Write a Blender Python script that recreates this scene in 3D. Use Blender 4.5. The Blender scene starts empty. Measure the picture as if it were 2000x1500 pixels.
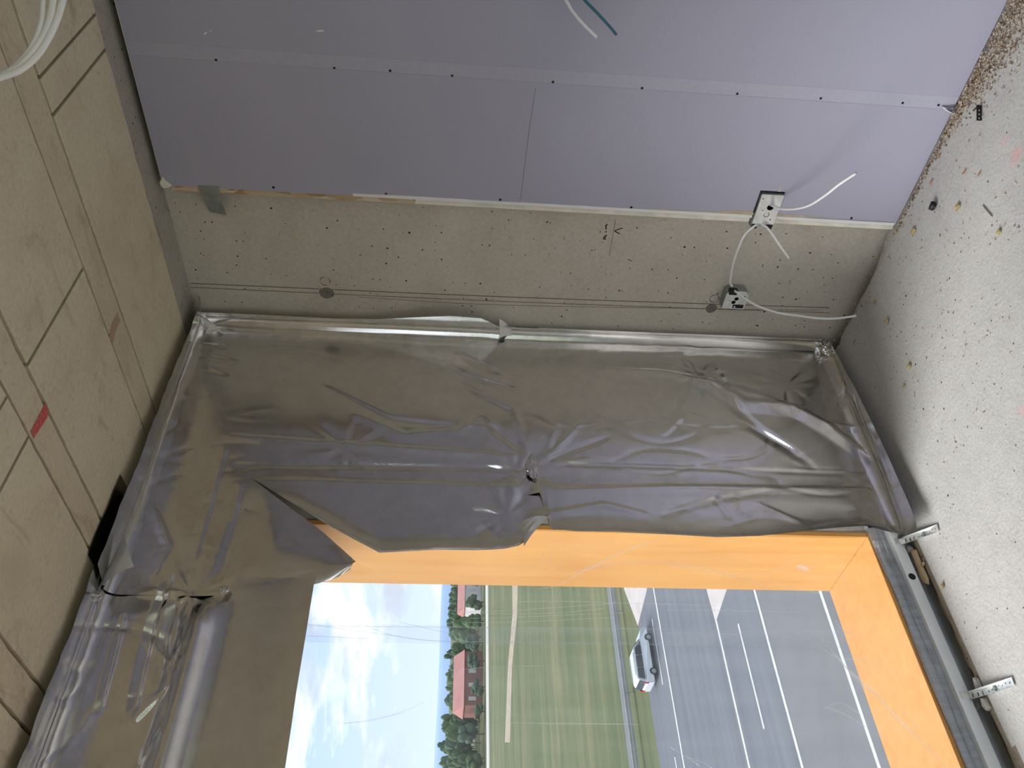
import bpy, bmesh, math, random
from math import sin, cos, pi, exp, sqrt, atan2, hypot
from mathutils import Vector, Matrix, noise
random.seed(7)
S = bpy.context.scene
COL = S.collection

# ------------------------------------------------------------------ camera
FPX, YAW, PITCH, ROLL, CAMH = 1551.6, .7808, .0774, -.0368, 1.65
fw = Vector((sin(YAW)*cos(PITCH), cos(YAW)*cos(PITCH), -sin(PITCH)))
rt = Vector((cos(YAW), -sin(YAW), 0)); dn = fw.cross(rt)
r2 = rt*cos(ROLL) + dn*sin(ROLL); d2 = -rt*sin(ROLL) + dn*cos(ROLL)
CAM = Vector((0, 0, CAMH))
cd = bpy.data.cameras.new('camera'); cam = bpy.data.objects.new('camera', cd); COL.objects.link(cam)
cd.sensor_fit = 'HORIZONTAL'; cd.sensor_width = 36; cd.lens = FPX*36/2000
cd.clip_start = .05; cd.clip_end = 9000
# the phone was held sideways: picture right = down in the room, picture up = right in the room
m = Matrix((d2, r2, -fw)).transposed().to_4x4(); m.translation = CAM
cam.matrix_world = m
S.camera = cam

def ray(px, py):
    return (r2*(750-py) + d2*(px-1000) + fw*FPX)/FPX
def on(px, py, ax, val):                       # photo pixel -> point on an axis-aligned plane of the room
    k = ray(px, py); i = 'xyz'.index(ax); return CAM + k*((val-CAM[i])/k[i])

# ------------------------------------------------------------------ world, sun, exposure
FILM_T = .63
W = bpy.data.worlds.new('sky'); S.world = W; W.use_nodes = True
nt = W.node_tree; nt.nodes.clear()
def wn(t, **k):
    n = nt.nodes.new(t)
    for a, b in k.items(): setattr(n, a, b)
    return n
tc = wn('ShaderNodeTexCoord'); sep = wn('ShaderNodeSeparateXYZ'); nt.links.new(tc.outputs['Generated'], sep.inputs[0])
mp = wn('ShaderNodeMapping'); mp.inputs['Scale'].default_value = (2.6, 2.6, 8.5); mp.inputs['Location'].default_value = (3.1, .4, 1.25)
nt.links.new(tc.outputs['Generated'], mp.inputs[0])
no = wn('ShaderNodeTexNoise'); no.inputs['Scale'].default_value = 1.25; no.inputs['Detail'].default_value = 7; no.inputs['Roughness'].default_value = .56
no.inputs['Distortion'].default_value = .35
nt.links.new(mp.outputs[0], no.inputs['Vector'])
cr = wn('ShaderNodeValToRGB'); cr.color_ramp.elements[0].position = .42; cr.color_ramp.elements[1].position = .52
nt.links.new(no.outputs['Fac'], cr.inputs[0])
blue = wn('ShaderNodeValToRGB'); e = blue.color_ramp.elements
e[0].position = 0; e[0].color = (.46, .54, .66, 1); e[1].position = .45; e[1].color = (.15, .34, .58, 1)
nt.links.new(sep.outputs['Z'], blue.inputs[0])
no2 = wn('ShaderNodeTexNoise'); no2.inputs['Scale'].default_value = 3.1; no2.inputs['Detail'].default_value = 5
nt.links.new(mp.outputs[0], no2.inputs['Vector'])
cl = wn('ShaderNodeValToRGB'); e = cl.color_ramp.elements
e[0].position = .36; e[0].color = (.40, .435, .51, 1); e[1].position = .6; e[1].color = (.92, .93, .95, 1)
nt.links.new(no2.outputs['Fac'], cl.inputs[0])
mx = wn('ShaderNodeMix', data_type='RGBA')
nt.links.new(cr.outputs[0], mx.inputs['Factor']); nt.links.new(blue.outputs[0], mx.inputs['A']); nt.links.new(cl.outputs[0], mx.inputs['B'])
bg = wn('ShaderNodeBackground'); bg.inputs['Strength'].default_value = 2.15
nt.links.new(mx.outputs['Result'], bg.inputs[0]); wo = wn('ShaderNodeOutputWorld'); nt.links.new(bg.outputs[0], wo.inputs[0])

sd = bpy.data.lights.new('sun', 'SUN'); sd.energy = 6.8; sd.angle = math.radians(34); sd.color = (1, .985, .96)
sun = bpy.data.objects.new('sun', sd); COL.objects.link(sun)
sun.rotation_euler = Vector((.72, -.64, -.72)).to_track_quat('-Z', 'Y').to_euler()   # sun veiled by thin cloud, in front of the building to the left
vs = S.view_settings; vs.view_transform = 'Standard'; vs.look = 'None'; vs.gamma = 1; vs.use_curve_mapping = False; vs.exposure = 0.42

# ------------------------------------------------------------------ materials
class NT:
    def __init__(s, name):
        s.m = bpy.data.materials.new(name); s.m.use_nodes = True; s.t = s.m.node_tree; s.t.nodes.clear()
        s.out = s.n('ShaderNodeOutputMaterial')
    def n(s, t, **k):
        x = s.t.nodes.new(t)
        for a, b in k.items(): setattr(x, a, b)
        return x
    def l(s, a, b): s.t.links.new(a, b)
    def coord(s, scale=(1,1,1), loc=(0,0,0)):
        c = s.n('ShaderNodeTexCoord'); g = s.n('ShaderNodeMapping'); g.inputs['Scale'].default_value = scale; g.inputs['Location'].default_value = loc
        s.l(c.outputs['Object'], g.inputs[0]); return g.outputs[0]
    def noise(s, v, scale, detail=4, rough=.55, dist=0):
        x = s.n('ShaderNodeTexNoise'); x.inputs['Scale'].default_value = scale; x.inputs['Detail'].default_value = detail
        x.inputs['Roughness'].default_value = rough; x.inputs['Distortion'].default_value = dist; s.l(v, x.inputs['Vector']); return x.outputs['Fac']
    def vor(s, v, scale, feature='F1'):
        x = s.n('ShaderNodeTexVoronoi', feature=feature); x.inputs['Scale'].default_value = scale; s.l(v, x.inputs['Vector']); return x
    def ramp(s, f, stops):
        x = s.n('ShaderNodeValToRGB'); el = x.color_ramp.elements
        while len(el) < len(stops): el.new(.5)
        for q, (p, c) in zip(el, stops): q.position = p; q.color = (*c, 1) if len(c) == 3 else c
        s.l(f, x.inputs[0]); return x.outputs[0]
    def mix(s, f, a, b, bt='MIX'):
        x = s.n('ShaderNodeMix', data_type='RGBA', blend_type=bt)
        for key, v in (('Factor', f), ('A', a), ('B', b)):
            if isinstance(v, (int, float)): x.inputs[key].default_value = v
            elif isinstance(v, tuple): x.inputs[key].default_value = (*v, 1)
            else: s.l(v, x.inputs[key])
        return x.outputs['Result']
    def bsdf(s, col, rough=.8, metal=0, bumps=(), spec=.3):
        b = s.n('ShaderNodeBsdfPrincipled')
        if isinstance(col, tuple): b.inputs['Base Color'].default_value = (*col, 1)
        else: s.l(col, b.inputs['Base Color'])
        if isinstance(rough, (int, float)): b.inputs['Roughness'].default_value = rough
        else: s.l(rough, b.inputs['Roughness'])
        b.inputs['Metallic'].default_value = metal; b.inputs['Specular IOR Level'].default_value = spec
        prev = None
        for h, st, d in bumps:
            u = s.n('ShaderNodeBump'); u.inputs['Strength'].default_value = st; u.inputs['Distance'].default_value = d; s.l(h, u.inputs['Height'])
            if prev: s.l(prev, u.inputs['Normal'])
            prev = u.outputs[0]
        if prev: s.l(prev, b.inputs['Normal'])
        s.l(b.outputs[0], s.out.inputs[0]); return b

def plain(name, col, rough=.7, metal=0, vary=.12, scale=30, bump=0):
    k = NT(name); v = k.coord(); f = k.noise(v, scale)
    lo = tuple(c*(1-vary) for c in col); hi = tuple(min(1, c*(1+vary)) for c in col)
    k.bsdf(k.ramp(f, [(.3, lo), (.7, hi)]), rough, metal, [(f, bump, .004)] if bump else ())
    return k.m
def holes2d(k, col, plane, spec, hole=(.035,.03,.025)):
    c = k.n('ShaderNodeTexCoord'); sp = k.n('ShaderNodeSeparateXYZ'); k.l(c.outputs['Object'], sp.inputs[0]); cb = k.n('ShaderNodeCombineXYZ')
    k.l(sp.outputs[plane[0]], cb.inputs[0]); k.l(sp.outputs[plane[1]], cb.inputs[1])
    wob = k.n('ShaderNodeTexNoise'); wob.inputs['Scale'].default_value = 90; k.l(c.outputs['Object'], wob.inputs['Vector'])
    for sc, th, pw in spec:
        d = k.n('ShaderNodeTexVoronoi', voronoi_dimensions='2D'); d.inputs['Scale'].default_value = sc; k.l(cb.outputs[0], d.inputs['Vector'])
        cell = k.n('ShaderNodeSeparateColor'); k.l(d.outputs['Color'], cell.inputs[0])
        p = k.n('ShaderNodeMath', operation='POWER'); k.l(cell.outputs[0], p.inputs[0]); p.inputs[1].default_value = pw
        w = k.n('ShaderNodeMath', operation='MULTIPLY_ADD'); k.l(wob.outputs['Fac'], w.inputs[0]); w.inputs[1].default_value = 1.6; w.inputs[2].default_value = .2
        r = k.n('ShaderNodeMath', operation='MULTIPLY'); k.l(p.outputs[0], r.inputs[0]); r.inputs[1].default_value = th
        r_ = k.n('ShaderNodeMath', operation='MULTIPLY'); k.l(r.outputs[0], r_.inputs[0]); k.l(w.outputs[0], r_.inputs[1])
        lt = k.n('ShaderNodeMath', operation='LESS_THAN'); k.l(d.outputs['Distance'], lt.inputs[0]); k.l(r_.outputs[0], lt.inputs[1])
        col = k.mix(lt.outputs[0], col, hole)
    return col
def concrete(name, a, b, c, holes, streak, bumpd=.002, tint=None, plane=(1, 2), smudge=None):
    k = NT(name); v = k.coord(); vs_ = k.coord(streak)
    big = k.noise(v, 1.6, 5, .6); mid = k.noise(vs_, 7, 6, .62); fine = k.noise(v, 70, 4, .6)
    col = k.mix(.55, k.ramp(big, [(.3, a), (.52, b), (.75, c)]), k.ramp(mid, [(.28, a), (.5, b), (.78, c)]))
    col = k.mix(.25, col, k.ramp(fine, [(.3, tuple(x*.6 for x in a)), (.7, c)]))
    if tint:
        col = k.mix(k.ramp(k.noise(v, 2.3, 4, .6), [(.5, (0,0,0)), (.72, (.6,.6,.6))]), col, tint)
    if smudge:
        col = k.mix(k.ramp(k.noise(k.coord((1, .35, 1), (3, 1, 0)), 11, 7, .72, .8), [(.55, (0,0,0)), (.70, (.55,.55,.55))]), col, smudge)
        col = k.mix(k.ramp(k.noise(k.coord((1.2, 1, 1), (8, 3, 0)), 34, 6, .75, .3), [(.60, (0,0,0)), (.68, (.5,.5,.5))]), col, smudge)
    if holes: col = holes2d(k, col, plane, holes)
    k.bsdf(col, .82, 0, [(fine, .25, bumpd), (mid, .2, bumpd*2)], .25)
    return k.m
M = {}
M['wallc'] = concrete('cast concrete wall', (.50,.455,.39), (.62,.58,.505), (.69,.65,.58), [(13, .056, 3.2), (26, .085, 5.5)], (1, .45, 1))
M['ceilc'] = concrete('board cast ceiling concrete', (.62,.53,.385), (.73,.64,.48), (.78,.70,.54), [], (.6, 1, 1), tint=(.54,.44,.33), smudge=(.36,.28,.20), plane=(0, 1))
M['ceilc2'] = concrete('ceiling filler strip concrete', (.58,.485,.35), (.69,.595,.44), (.75,.66,.50), [], (.6, 1, 1), tint=(.50,.39,.29), smudge=(.34,.255,.18), plane=(0, 1))
M['ceilrough'] = concrete('rough ceiling edge concrete', (.34,.315,.27), (.45,.42,.365), (.55,.51,.45), [(30, .12, 6)], (.5, 1, 1), .006, None, (0, 1), (.22,.20,.17))
M['groove'] = plain('seam concrete', (.20,.155,.11), .95, 0, .4, 60)
# floor: trowelled screed with flecks and a faint pink spray mark
k = NT('floor screed'); v = k.coord(); vs_ = k.coord((1, 1, 1))
big = k.noise(v, 1.1, 5, .6); mid = k.noise(v, 16, 5, .65); fine = k.noise(v, 95, 4, .65)
col = k.mix(.5, k.ramp(big, [(.3, (.425,.413,.39)), (.7, (.555,.542,.52))]), k.ramp(mid, [(.3, (.415,.40,.375)), (.7, (.565,.555,.535))]))
col = k.mix(.35, col, k.ramp(fine, [(.33, (.32,.31,.295)), (.62, (.555,.545,.53))]))
col = holes2d(k, col, (0, 1), [(13, .06, 6), (32, .10, 8)], (.11,.09,.07))
def blob(k, v, centre, sx, sy, rotz=0):                               # a mark with a shape of its own on the slab
    g = k.n('ShaderNodeMapping'); g.vector_type = 'TEXTURE'; g.inputs['Location'].default_value = centre; g.inputs['Scale'].default_value = (sx, sy, 1); g.inputs['Rotation'].default_value = (0,0,rotz)
    k.l(v, g.inputs[0]); ln = k.n('ShaderNodeVectorMath', operation='LENGTH')
    ml = k.n('ShaderNodeVectorMath', operation='MULTIPLY'); ml.inputs[1].default_value = (1,1,0); k.l(g.outputs[0], ml.inputs[0]); k.l(ml.outputs[0], ln.inputs[0])
    nz = k.noise(v, 45, 5, .7); a = k.n('ShaderNodeMath', operation='ADD'); k.l(ln.outputs['Value'], a.inputs[0]); k.l(nz, a.inputs[1])
    return k.ramp(a.outputs[0], [(.75, (1,1,1)), (1.55, (0,0,0))])
for px, py, sx, sy, s_ in ((1985, 305, .05, .075, .5), (1962, 275, .03, .05, .3), (1998, 800, .04, .05, .35)):
    c = on(px, py, 'z', 0)
    b = blob(k, v, (c.x, c.y, 0), sx, sy); col = k.mix(k.mix(s_, (0,0,0), b), col, (.72,.36,.36))
k.bsdf(col, .85, 0, [(fine, .55, .004), (mid, .45, .006)], .25); M['floor'] = k.m
M['edge'] = concrete('broken floor edge', (.13,.10,.07), (.24,.19,.135), (.36,.31,.25), [(30, .12, 2)], (1,1,1), .01, None, (0, 1))
# plasterboard paper
k = NT('purple grey board paper'); v = k.coord(); f = k.noise(v, 3, 4); g = k.noise(v, 140, 3)
col = k.mix(.5, k.ramp(f, [(.3, (.395,.385,.48)), (.7, (.425,.415,.51))]), k.ramp(g, [(.3, (.395,.385,.48)), (.7, (.425,.415,.51))]))
sc = k.ramp(k.noise(k.coord((1,4,1)), 9, 6, .75), [(.70, (0,0,0)), (.76, (.35,.35,.35))]); col = k.mix(sc, col, (.56,.55,.60))
k.bsdf(col, .78, 0, [(g, .06, .001)], .25); M['board'] = k.m
M['taper'] = plain('tapered board edge paper', (.437,.429,.52), .75, 0, .04, 60)
M['gyps'] = plain('cream gypsum edge', (.80,.76,.66), .85, 0, .12, 18)
k = NT('chipboard edge'); v = k.coord(); d = k.vor(k.coord((1, 1, .35)), 55); k.bsdf(k.ramp(d.outputs['Color'], [(.2, (.42,.28,.15)), (.5, (.62,.50,.33)), (.8, (.70,.61,.46))]), .85); M['chip'] = k.m
M['tanpaper'] = plain('torn tan paper', (.50,.42,.31), .85, 0, .2, 25)
M['white'] = plain('white trim', (.78,.78,.76), .45, 0, .04, 12)
M['whitecable'] = plain('white cable jacket', (.80,.80,.78), .4, 0, .03, 12)
M['teal'] = plain('teal wire jacket', (.03,.16,.22), .4, 0, .1, 12)
M['black'] = plain('black plastic and painted shade', (.012,.012,.013), .5, 0, .2, 20)
M['darkscrew'] = plain('black phosphated screw', (.015,.015,.018), .5, .4, .2, 20)
def galv(name, col, rough, sc=40):
    k = NT(name); v = k.coord(); d = k.vor(v, sc); f = k.noise(v, 12)
    k.bsdf(k.mix(.5, k.ramp(d.outputs['Color'], [(.2, tuple(c*.8 for c in col)), (.8, tuple(min(1, c*1.12) for c in col))]), k.ramp(f, [(.3, tuple(c*.75 for c in col)), (.7, col)])), rough, .85, [(f, .12, .003)])
    return k.m
M['galv'] = galv('galvanised steel', (.74,.76,.75), .32)
M['galvdull'] = galv('dull galvanised steel', (.42,.46,.45), .5, 25)
M['strapm'] = galv('pale galvanised strap', (.86,.88,.86), .5)
M['railm'] = plain('pale coated steel rail', (.80,.83,.83), .45, .1, .05, 8)
# aluminium foil
k = NT('aluminium foil'); v = k.coord(); vz = k.coord((1, 1, .35))
f1 = k.noise(v, 22, 5, .6, .4); f2 = k.noise(vz, 75, 4, .6); d = k.vor(v, 13, 'DISTANCE_TO_EDGE')
dv = k.n('ShaderNodeMixRGB'); dv.inputs[0].default_value = .10; k.l(v, dv.inputs[1]); wn_ = k.n('ShaderNodeTexNoise'); wn_.inputs['Scale'].default_value = 6; k.l(v, wn_.inputs['Vector']); k.l(wn_.outputs['Color'], dv.inputs[2]); k.l(dv.outputs[0], d.inputs['Vector'])
msk = k.ramp(k.noise(v, 2.6, 2), [(.50, (0,0,0)), (.64, (1,1,1))])
crk = k.mix(1.0, k.ramp(d.outputs['Distance'], [(0, (1,1,1)), (.22, (0,0,0))]), msk, 'MULTIPLY')
k.bsdf(k.ramp(f1, [(.3, (.70,.69,.68)), (.7, (.80,.79,.78))]), k.ramp(f1, [(.3, (.14,)*3), (.7, (.20,)*3)]), 1.0, [(f1, .035, .006), (f2, .03, .002), (crk, .10, .003)]); M['foil'] = k.m
k = NT('foil back side'); v = k.coord(); k.bsdf(k.ramp(k.noise(v, 20), [(.3, (.62,.61,.60)), (.7, (.74,.73,.72))]), .45, .55); M['foilback'] = k.m
# orange plywood lining
k = NT('orange plywood'); v = k.coord((14, 14, 1.1)); f = k.noise(v, 1.6, 6, .6, .6); f2 = k.noise(k.coord(), 3, 3)
col = k.mix(.45, k.ramp(f, [(.25, (.41,.18,.036)), (.55, (.49,.245,.06)), (.8, (.54,.295,.085))]), k.ramp(f2, [(.3, (.45,.205,.043)), (.7, (.54,.285,.08))]))
k.bsdf(col, .55, 0, [(f, .08, .002)], .35); M['ply'] = k.m
# clear builder's film
def film(name, T, haze, gl):
    k = NT(name); v = k.coord((1, 1, 1)); vz = k.coord((1, 1, .12)); vx = k.coord((.25, 1, 3.2))
    a = k.noise(vx, 5, 5, .6, .5); b = k.noise(vz, 16, 4, .6)
    tr = k.n('ShaderNodeBsdfTransparent'); tr.inputs[0].default_value = (T, T*1.01, T*1.02, 1)
    tl = k.n('ShaderNodeBsdfTranslucent'); tl.inputs[0].default_value = (.8,.83,.86,1)
    df = k.n('ShaderNodeBsdfDiffuse'); df.inputs[0].default_value = (.75,.78,.8,1)
    gs = k.n('ShaderNodeBsdfGlossy'); gs.inputs['Roughness'].default_value = .12; gs.inputs[0].default_value = (.9,.93,.95,1)
    bu = k.n('ShaderNodeBump'); bu.inputs['Strength'].default_value = .35; bu.inputs['Distance'].default_value = .01; k.l(a, bu.inputs['Height']); k.l(bu.outputs[0], gs.inputs['Normal'])
    m0 = k.n('ShaderNodeMixShader'); m0.inputs[0].default_value = .5; k.l(df.outputs[0], m0.inputs[1]); k.l(tl.outputs[0], m0.inputs[2])
    m1 = k.n('ShaderNodeMixShader'); k.l(k.ramp(b, [(.35, (haze*.6,)*3), (.75, (haze*1.7,)*3)]), m1.inputs[0]); k.l(tr.outputs[0], m1.inputs[1]); k.l(m0.outputs[0], m1.inputs[2])
    fr = k.n('ShaderNodeFresnel'); fr.inputs[0].default_value = 1.35; k.l(bu.outputs[0], fr.inputs['Normal'])
    ml = k.n('ShaderNodeMath', operation='MULTIPLY'); k.l(fr.outputs[0], ml.inputs[0]); ml.inputs[1].default_value = gl
    m2 = k.n('ShaderNodeMixShader'); k.l(ml.outputs[0], m2.inputs[0]); k.l(m1.outputs[0], m2.inputs[1]); k.l(gs.outputs[0], m2.inputs[2])
    k.l(m2.outputs[0], k.out.inputs[0]); return k.m
M['film'] = film('clear plastic film', FILM_T, .04, .8)
M['filmlap'] = film('doubled plastic film', .93, .05, .5)
M['crease'] = film('creased plastic film', .97, .30, .3)
M['filmroll'] = film('bunched grey film', .96, .42, .8)

# ------------------------------------------------------------------ mesh helpers
def new(name, verts, faces, mat, parent=None, smooth=False):
    me = bpy.data.meshes.new(name); me.from_pydata([tuple(v) for v in verts], [], faces); me.update()
    if smooth: me.polygons.foreach_set('use_smooth', [True]*len(me.polygons))
    for mm in (mat if isinstance(mat, (list, tuple)) else [mat]): me.materials.append(mm)
    o = bpy.data.objects.new(name, me); COL.objects.link(o)
    if parent: o.parent = parent
    return o
def frombm(name, bm, mat, parent=None, smooth=False):
    bmesh.ops.recalc_face_normals(bm, faces=bm.faces)
    me = bpy.data.meshes.new(name); bm.to_mesh(me); bm.free()
    if smooth: me.polygons.foreach_set('use_smooth', [True]*len(me.polygons))
    for mm in (mat if isinstance(mat, (list, tuple)) else [mat]): me.materials.append(mm)
    o = bpy.data.objects.new(name, me); COL.objects.link(o)
    if parent: o.parent = parent
    return o
def bmbox(bm, lo, hi, bev=0, mat=None):
    vs_ = [bm.verts.new((x, y, z)) for x in (lo[0], hi[0]) for y in (lo[1], hi[1]) for z in (lo[2], hi[2])]
    fs = [bm.faces.new([vs_[i] for i in q]) for q in ((0,1,3,2),(4,6,7,5),(0,4,5,1),(2,3,7,6),(0,2,6,4),(1,5,7,3))]
    if bev:
        es = list({e for f in fs for e in f.edges}); bmesh.ops.bevel(bm, geom=es, offset=bev, segments=2, affect='EDGES', profile=.5)
    if mat is not None:
        for v in vs_: v.co = mat @ v.co
def box(name, lo, hi, mat, parent=None, bev=0):
    bm = bmesh.new(); bmbox(bm, lo, hi, bev); return frombm(name, bm, mat, parent)
def empty(name, loc=(0,0,0)):
    o = bpy.data.objects.new(name, None); COL.objects.link(o); o.location = loc; o.empty_display_size = .05; return o
def tag(o, label=None, cat=None, group=None, kind=None):
    for a, b in (('label', label), ('category', cat), ('group', group), ('kind', kind)):
        if b: o[a] = b
    return o
def under(o, root):                                                    # parent keeping world placement (roots are unrotated)
    o.parent = root; o.location = Vector(o.location) - Vector(root.location) if not o.data or True else o.location; return o
def catmull(P, n=8):
    P = [Vector(p) for p in P]; Q = [2*P[0]-P[1]] + P + [2*P[-1]-P[-2]]; out = []
    for i in range(1, len(Q)-2):
        for j in range(n):
            t = j/n; a, b, c, d = Q[i-1:i+3]
            out.append(.5*((2*b)+(c-a)*t+(2*a-5*b+4*c-d)*t*t+(3*b-a-3*c+d)*t**3))
    return out + [P[-1]]
def tube(name, pts, rad, mat, parent=None, seg=12, caps=True):
    pts = catmull(pts) if len(pts) > 2 else [Vector(p) for p in pts]
    V, Fc = [], []; up = None
    for i, p in enumerate(pts):
        t = (pts[min(i+1, len(pts)-1)] - pts[max(i-1, 0)]).normalized()
        if up is None: up = t.orthogonal().normalized()
        a = (up - t*up.dot(t)).normalized(); b = t.cross(a); up = a
        for j in range(seg):
            th = 2*pi*j/seg; V.append(p + a*cos(th)*rad + b*sin(th)*rad)
    for i in range(len(pts)-1):
        for j in range(seg):
            Fc.append((i*seg+j, i*seg+(j+1) % seg, (i+1)*seg+(j+1) % seg, (i+1)*seg+j))
    if caps: Fc += [tuple(range(seg))[::-1], tuple((len(pts)-1)*seg+j for j in range(seg))]
    return new(name, V, Fc, mat, parent, True)
def cyl(name, c, axis, r, h, mat, parent=None, seg=20, bev=0):
    ax = Vector(axis).normalized(); bm = bmesh.new()
    bmesh.ops.create_cone(bm, cap_ends=True, segments=seg, radius1=r, radius2=r, depth=h,
                          matrix=Matrix.Translation(c) @ ax.to_track_quat('Z', 'Y').to_matrix().to_4x4())
    if bev: bmesh.ops.bevel(bm, geom=[e for e in bm.edges if any(len(f.verts) > 4 for f in e.link_faces)], offset=bev, segments=2, affect='EDGES')
    return frombm(name, bm, mat, parent)
def plate(name, outline, holes, thick, xf, mat, parent=None):
    """flat plate in its own 2-D frame with real holes, thickened, mapped through xf(u, v, w)"""
    bm = bmesh.new(); E = []
    for loop in [outline] + holes:
        vs_ = [bm.verts.new((p[0], p[1], 0)) for p in loop]
        E += [bm.edges.new((vs_[i], vs_[(i+1) % len(vs_)])) for i in range(len(vs_))]
    bmesh.ops.triangle_fill(bm, use_beauty=True, use_dissolve=False, edges=E)
    g = bmesh.ops.extrude_face_region(bm, geom=list(bm.faces))
    for v in g['geom']:
        if isinstance(v, bmesh.types.BMVert): v.co.z -= thick
    for v in bm.verts: v.co = Vector(xf(*v.co))
    return frombm(name, bm, mat, parent)
def circ(cx, cy, r, n=18): return [(cx+r*cos(2*pi*i/n), cy+r*sin(2*pi*i/n)) for i in range(n)]
def interp(x, T):
    if x <= T[0][0]: return T[0][1]
    for (a, b), (c, d) in zip(T, T[1:]):
        if x <= c: return b + (d-b)*(x-a)/(c-a) if c > a else d
    return T[-1][1]
def sstep(a, b, x):
    t = min(1, max(0, (x-a)/(b-a))); return t*t*(3-2*t)

# ------------------------------------------------------------------ the room
XW, XD, YW, ZC = 2.54, 2.48, 2.30, 2.70                               # concrete wall, board face, window wall, ceiling
SILL, JAMB, YOUT = .125, 1.587, 2.70
LX, BY = -5.6, -5.0

# floor slab with a broken edge towards the window and the side wall
def floor_mesh():
    xs = [LX, -3, -1.5, -.6] + [-.5 + i*.04 for i in range(75)]; xs = [x for x in xs if x < 2.5] + [2.512]
    ys = [BY, -3, -1.5, -.5, 0, .4] + [.5 + i*.04 for i in range(43)] + [2.20, 2.22, 2.24, 2.26] + [2.282]
    V, Fc = [], []; nx, ny = len(xs), len(ys)
    for j, y in enumerate(ys):
        for i, x in enumerate(xs):
            p = Vector((x, y, 0)); n1 = noise.noise(p*14); n2 = noise.noise(p*37)
            yy, xx, z = y, x, .0015*noise.noise(p*5)
            if j == ny-1: yy += .010*n1 + .006*n2 - .004; z = -.008+.006*n2
            if i == nx-1: xx += .010*n1 + .007*n2 - .034*sstep(1.60, 1.80, y); z = -.004+.004*n2
            V.append((xx, yy, z))
    for j in range(ny-1):
        for i in range(nx-1): a = j*nx+i; Fc.append((a, a+1, a+nx+1, a+nx))
    b0 = len(V)
    edge = [(ny-1)*nx+i for i in range(nx)] + [j*nx+nx-1 for j in range(ny-2, -1, -1)] + [i for i in range(nx-2, -1, -1)] + [j*nx for j in range(1, ny-1)]
    for a in edge: x, y, z = V[a]; V.append((x, y, -.26))
    n = len(edge); me = []
    for q in range(n): Fc.append((edge[q], b0+q, b0+(q+1) % n, edge[(q+1) % n]))
    Fc.append(tuple(b0+q for q in range(n)))
    o = new('floor', V, Fc, [M['floor'], M['edge']], None, False)
    for f in o.data.polygons:
        c = f.center
        if f.index >= (nx-1)*(ny-1): f.material_index = 1
        elif c.y > 2.235+.03*noise.noise(Vector((c.x*6, 0, 0))) and c.x < 1.55: f.material_index = 1
    return tag(o, 'pale trowelled concrete floor slab with broken edge', None, None, 'structure')
floor = floor_mesh()
box('floor_strip', (2.40, BY, -.26), (XW, YW+.03, -.10), M['edge'], floor)
box('floor_ledge', (LX, 2.24, -.3), (XW, YW+.05, -.06), M['edge'], floor)

# ceiling: slab plus the cast panels and filler strips with recessed seams between them
ceiling = tag(box('ceiling', (LX, BY, ZC+.016), (XW+.3, YOUT+.05, ZC+.25), M['groove']), 'board cast concrete ceiling with panel seams', None, None, 'structure')
def cpanel(x0, x1, y0, y1, mat, g=.005, dz=0):
    bm = bmesh.new(); ny = max(2, int((y1-y0)/.035)); L = []
    for k in range(ny+1):
        y = y0+g+(y1-y0-2*g)*k/ny
        wob = lambda q, s: .0030*noise.noise(Vector((q*9, y*16, s)))+.0030*noise.noise(Vector((q*9, y*47, s)))
        L.append((x0+g+wob(x0, 1), x1-g+wob(x1, 2), y))
    top = [[bm.verts.new((x, y, ZC+.018)) for x in (a, b)] for a, b, y in L]
    mid = [[bm.verts.new((x, y, ZC+.0012+dz)) for x in (a, b)] for a, b, y in L]
    bot = [[bm.verts.new((x, min(max(y, y0+2*g), y1-2*g), ZC+dz)) for x in (a+.0012, b-.0012)] for a, b, y in L]
    for k in range(ny):
        bm.faces.new((bot[k][0], bot[k][1], bot[k+1][1], bot[k+1][0]))
        for s in (0, 1):
            bm.faces.new((bot[k][s], bot[k+1][s], mid[k+1][s], mid[k][s])); bm.faces.new((mid[k][s], mid[k+1][s], top[k+1][s], top[k][s]))
    for k in (0, ny):
        bm.faces.new((bot[k][0], bot[k][1], mid[k][1], mid[k][0])); bm.faces.new((mid[k][0], mid[k][1], top[k][1], top[k][0]))
    return frombm('ceiling_panel', bm, mat, ceiling)
YB = YOUT
cpanel(2.388, XW, BY, YB, M['ceilrough'], .002, .002)
bay = 1.35
for x0, x1, ysm in ((1.97, 2.388, (.965, 1.065)), (1.45, 1.855, (.12, 1.465)), (.94, 1.345, (.3, 1.46, 1.605)), (.42, .835, (.2, 1.5)), (-.1, .315, (.6, 1.9)), (-.62, -.205, (.5, 1.8))):
    yy = [BY, -3.65, -2.3, -.95] + list(ysm) + [YB]
    for a, b in zip(yy, yy[1:]): cpanel(x0, x1, a, b, M['ceilc'], .0055 if (b-a) > .2 else .0045, random.uniform(-.0008, .0008))
for x0, x1 in ((1.855, 1.97), (1.345, 1.45), (.835, .94), (.315, .42), (-.205, -.1)):
    cpanel(x0, x1, BY, YB, M['ceilc2'], .0055, .0012)
cpanel(LX, -.62, BY, YB, M['ceilc'])
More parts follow.
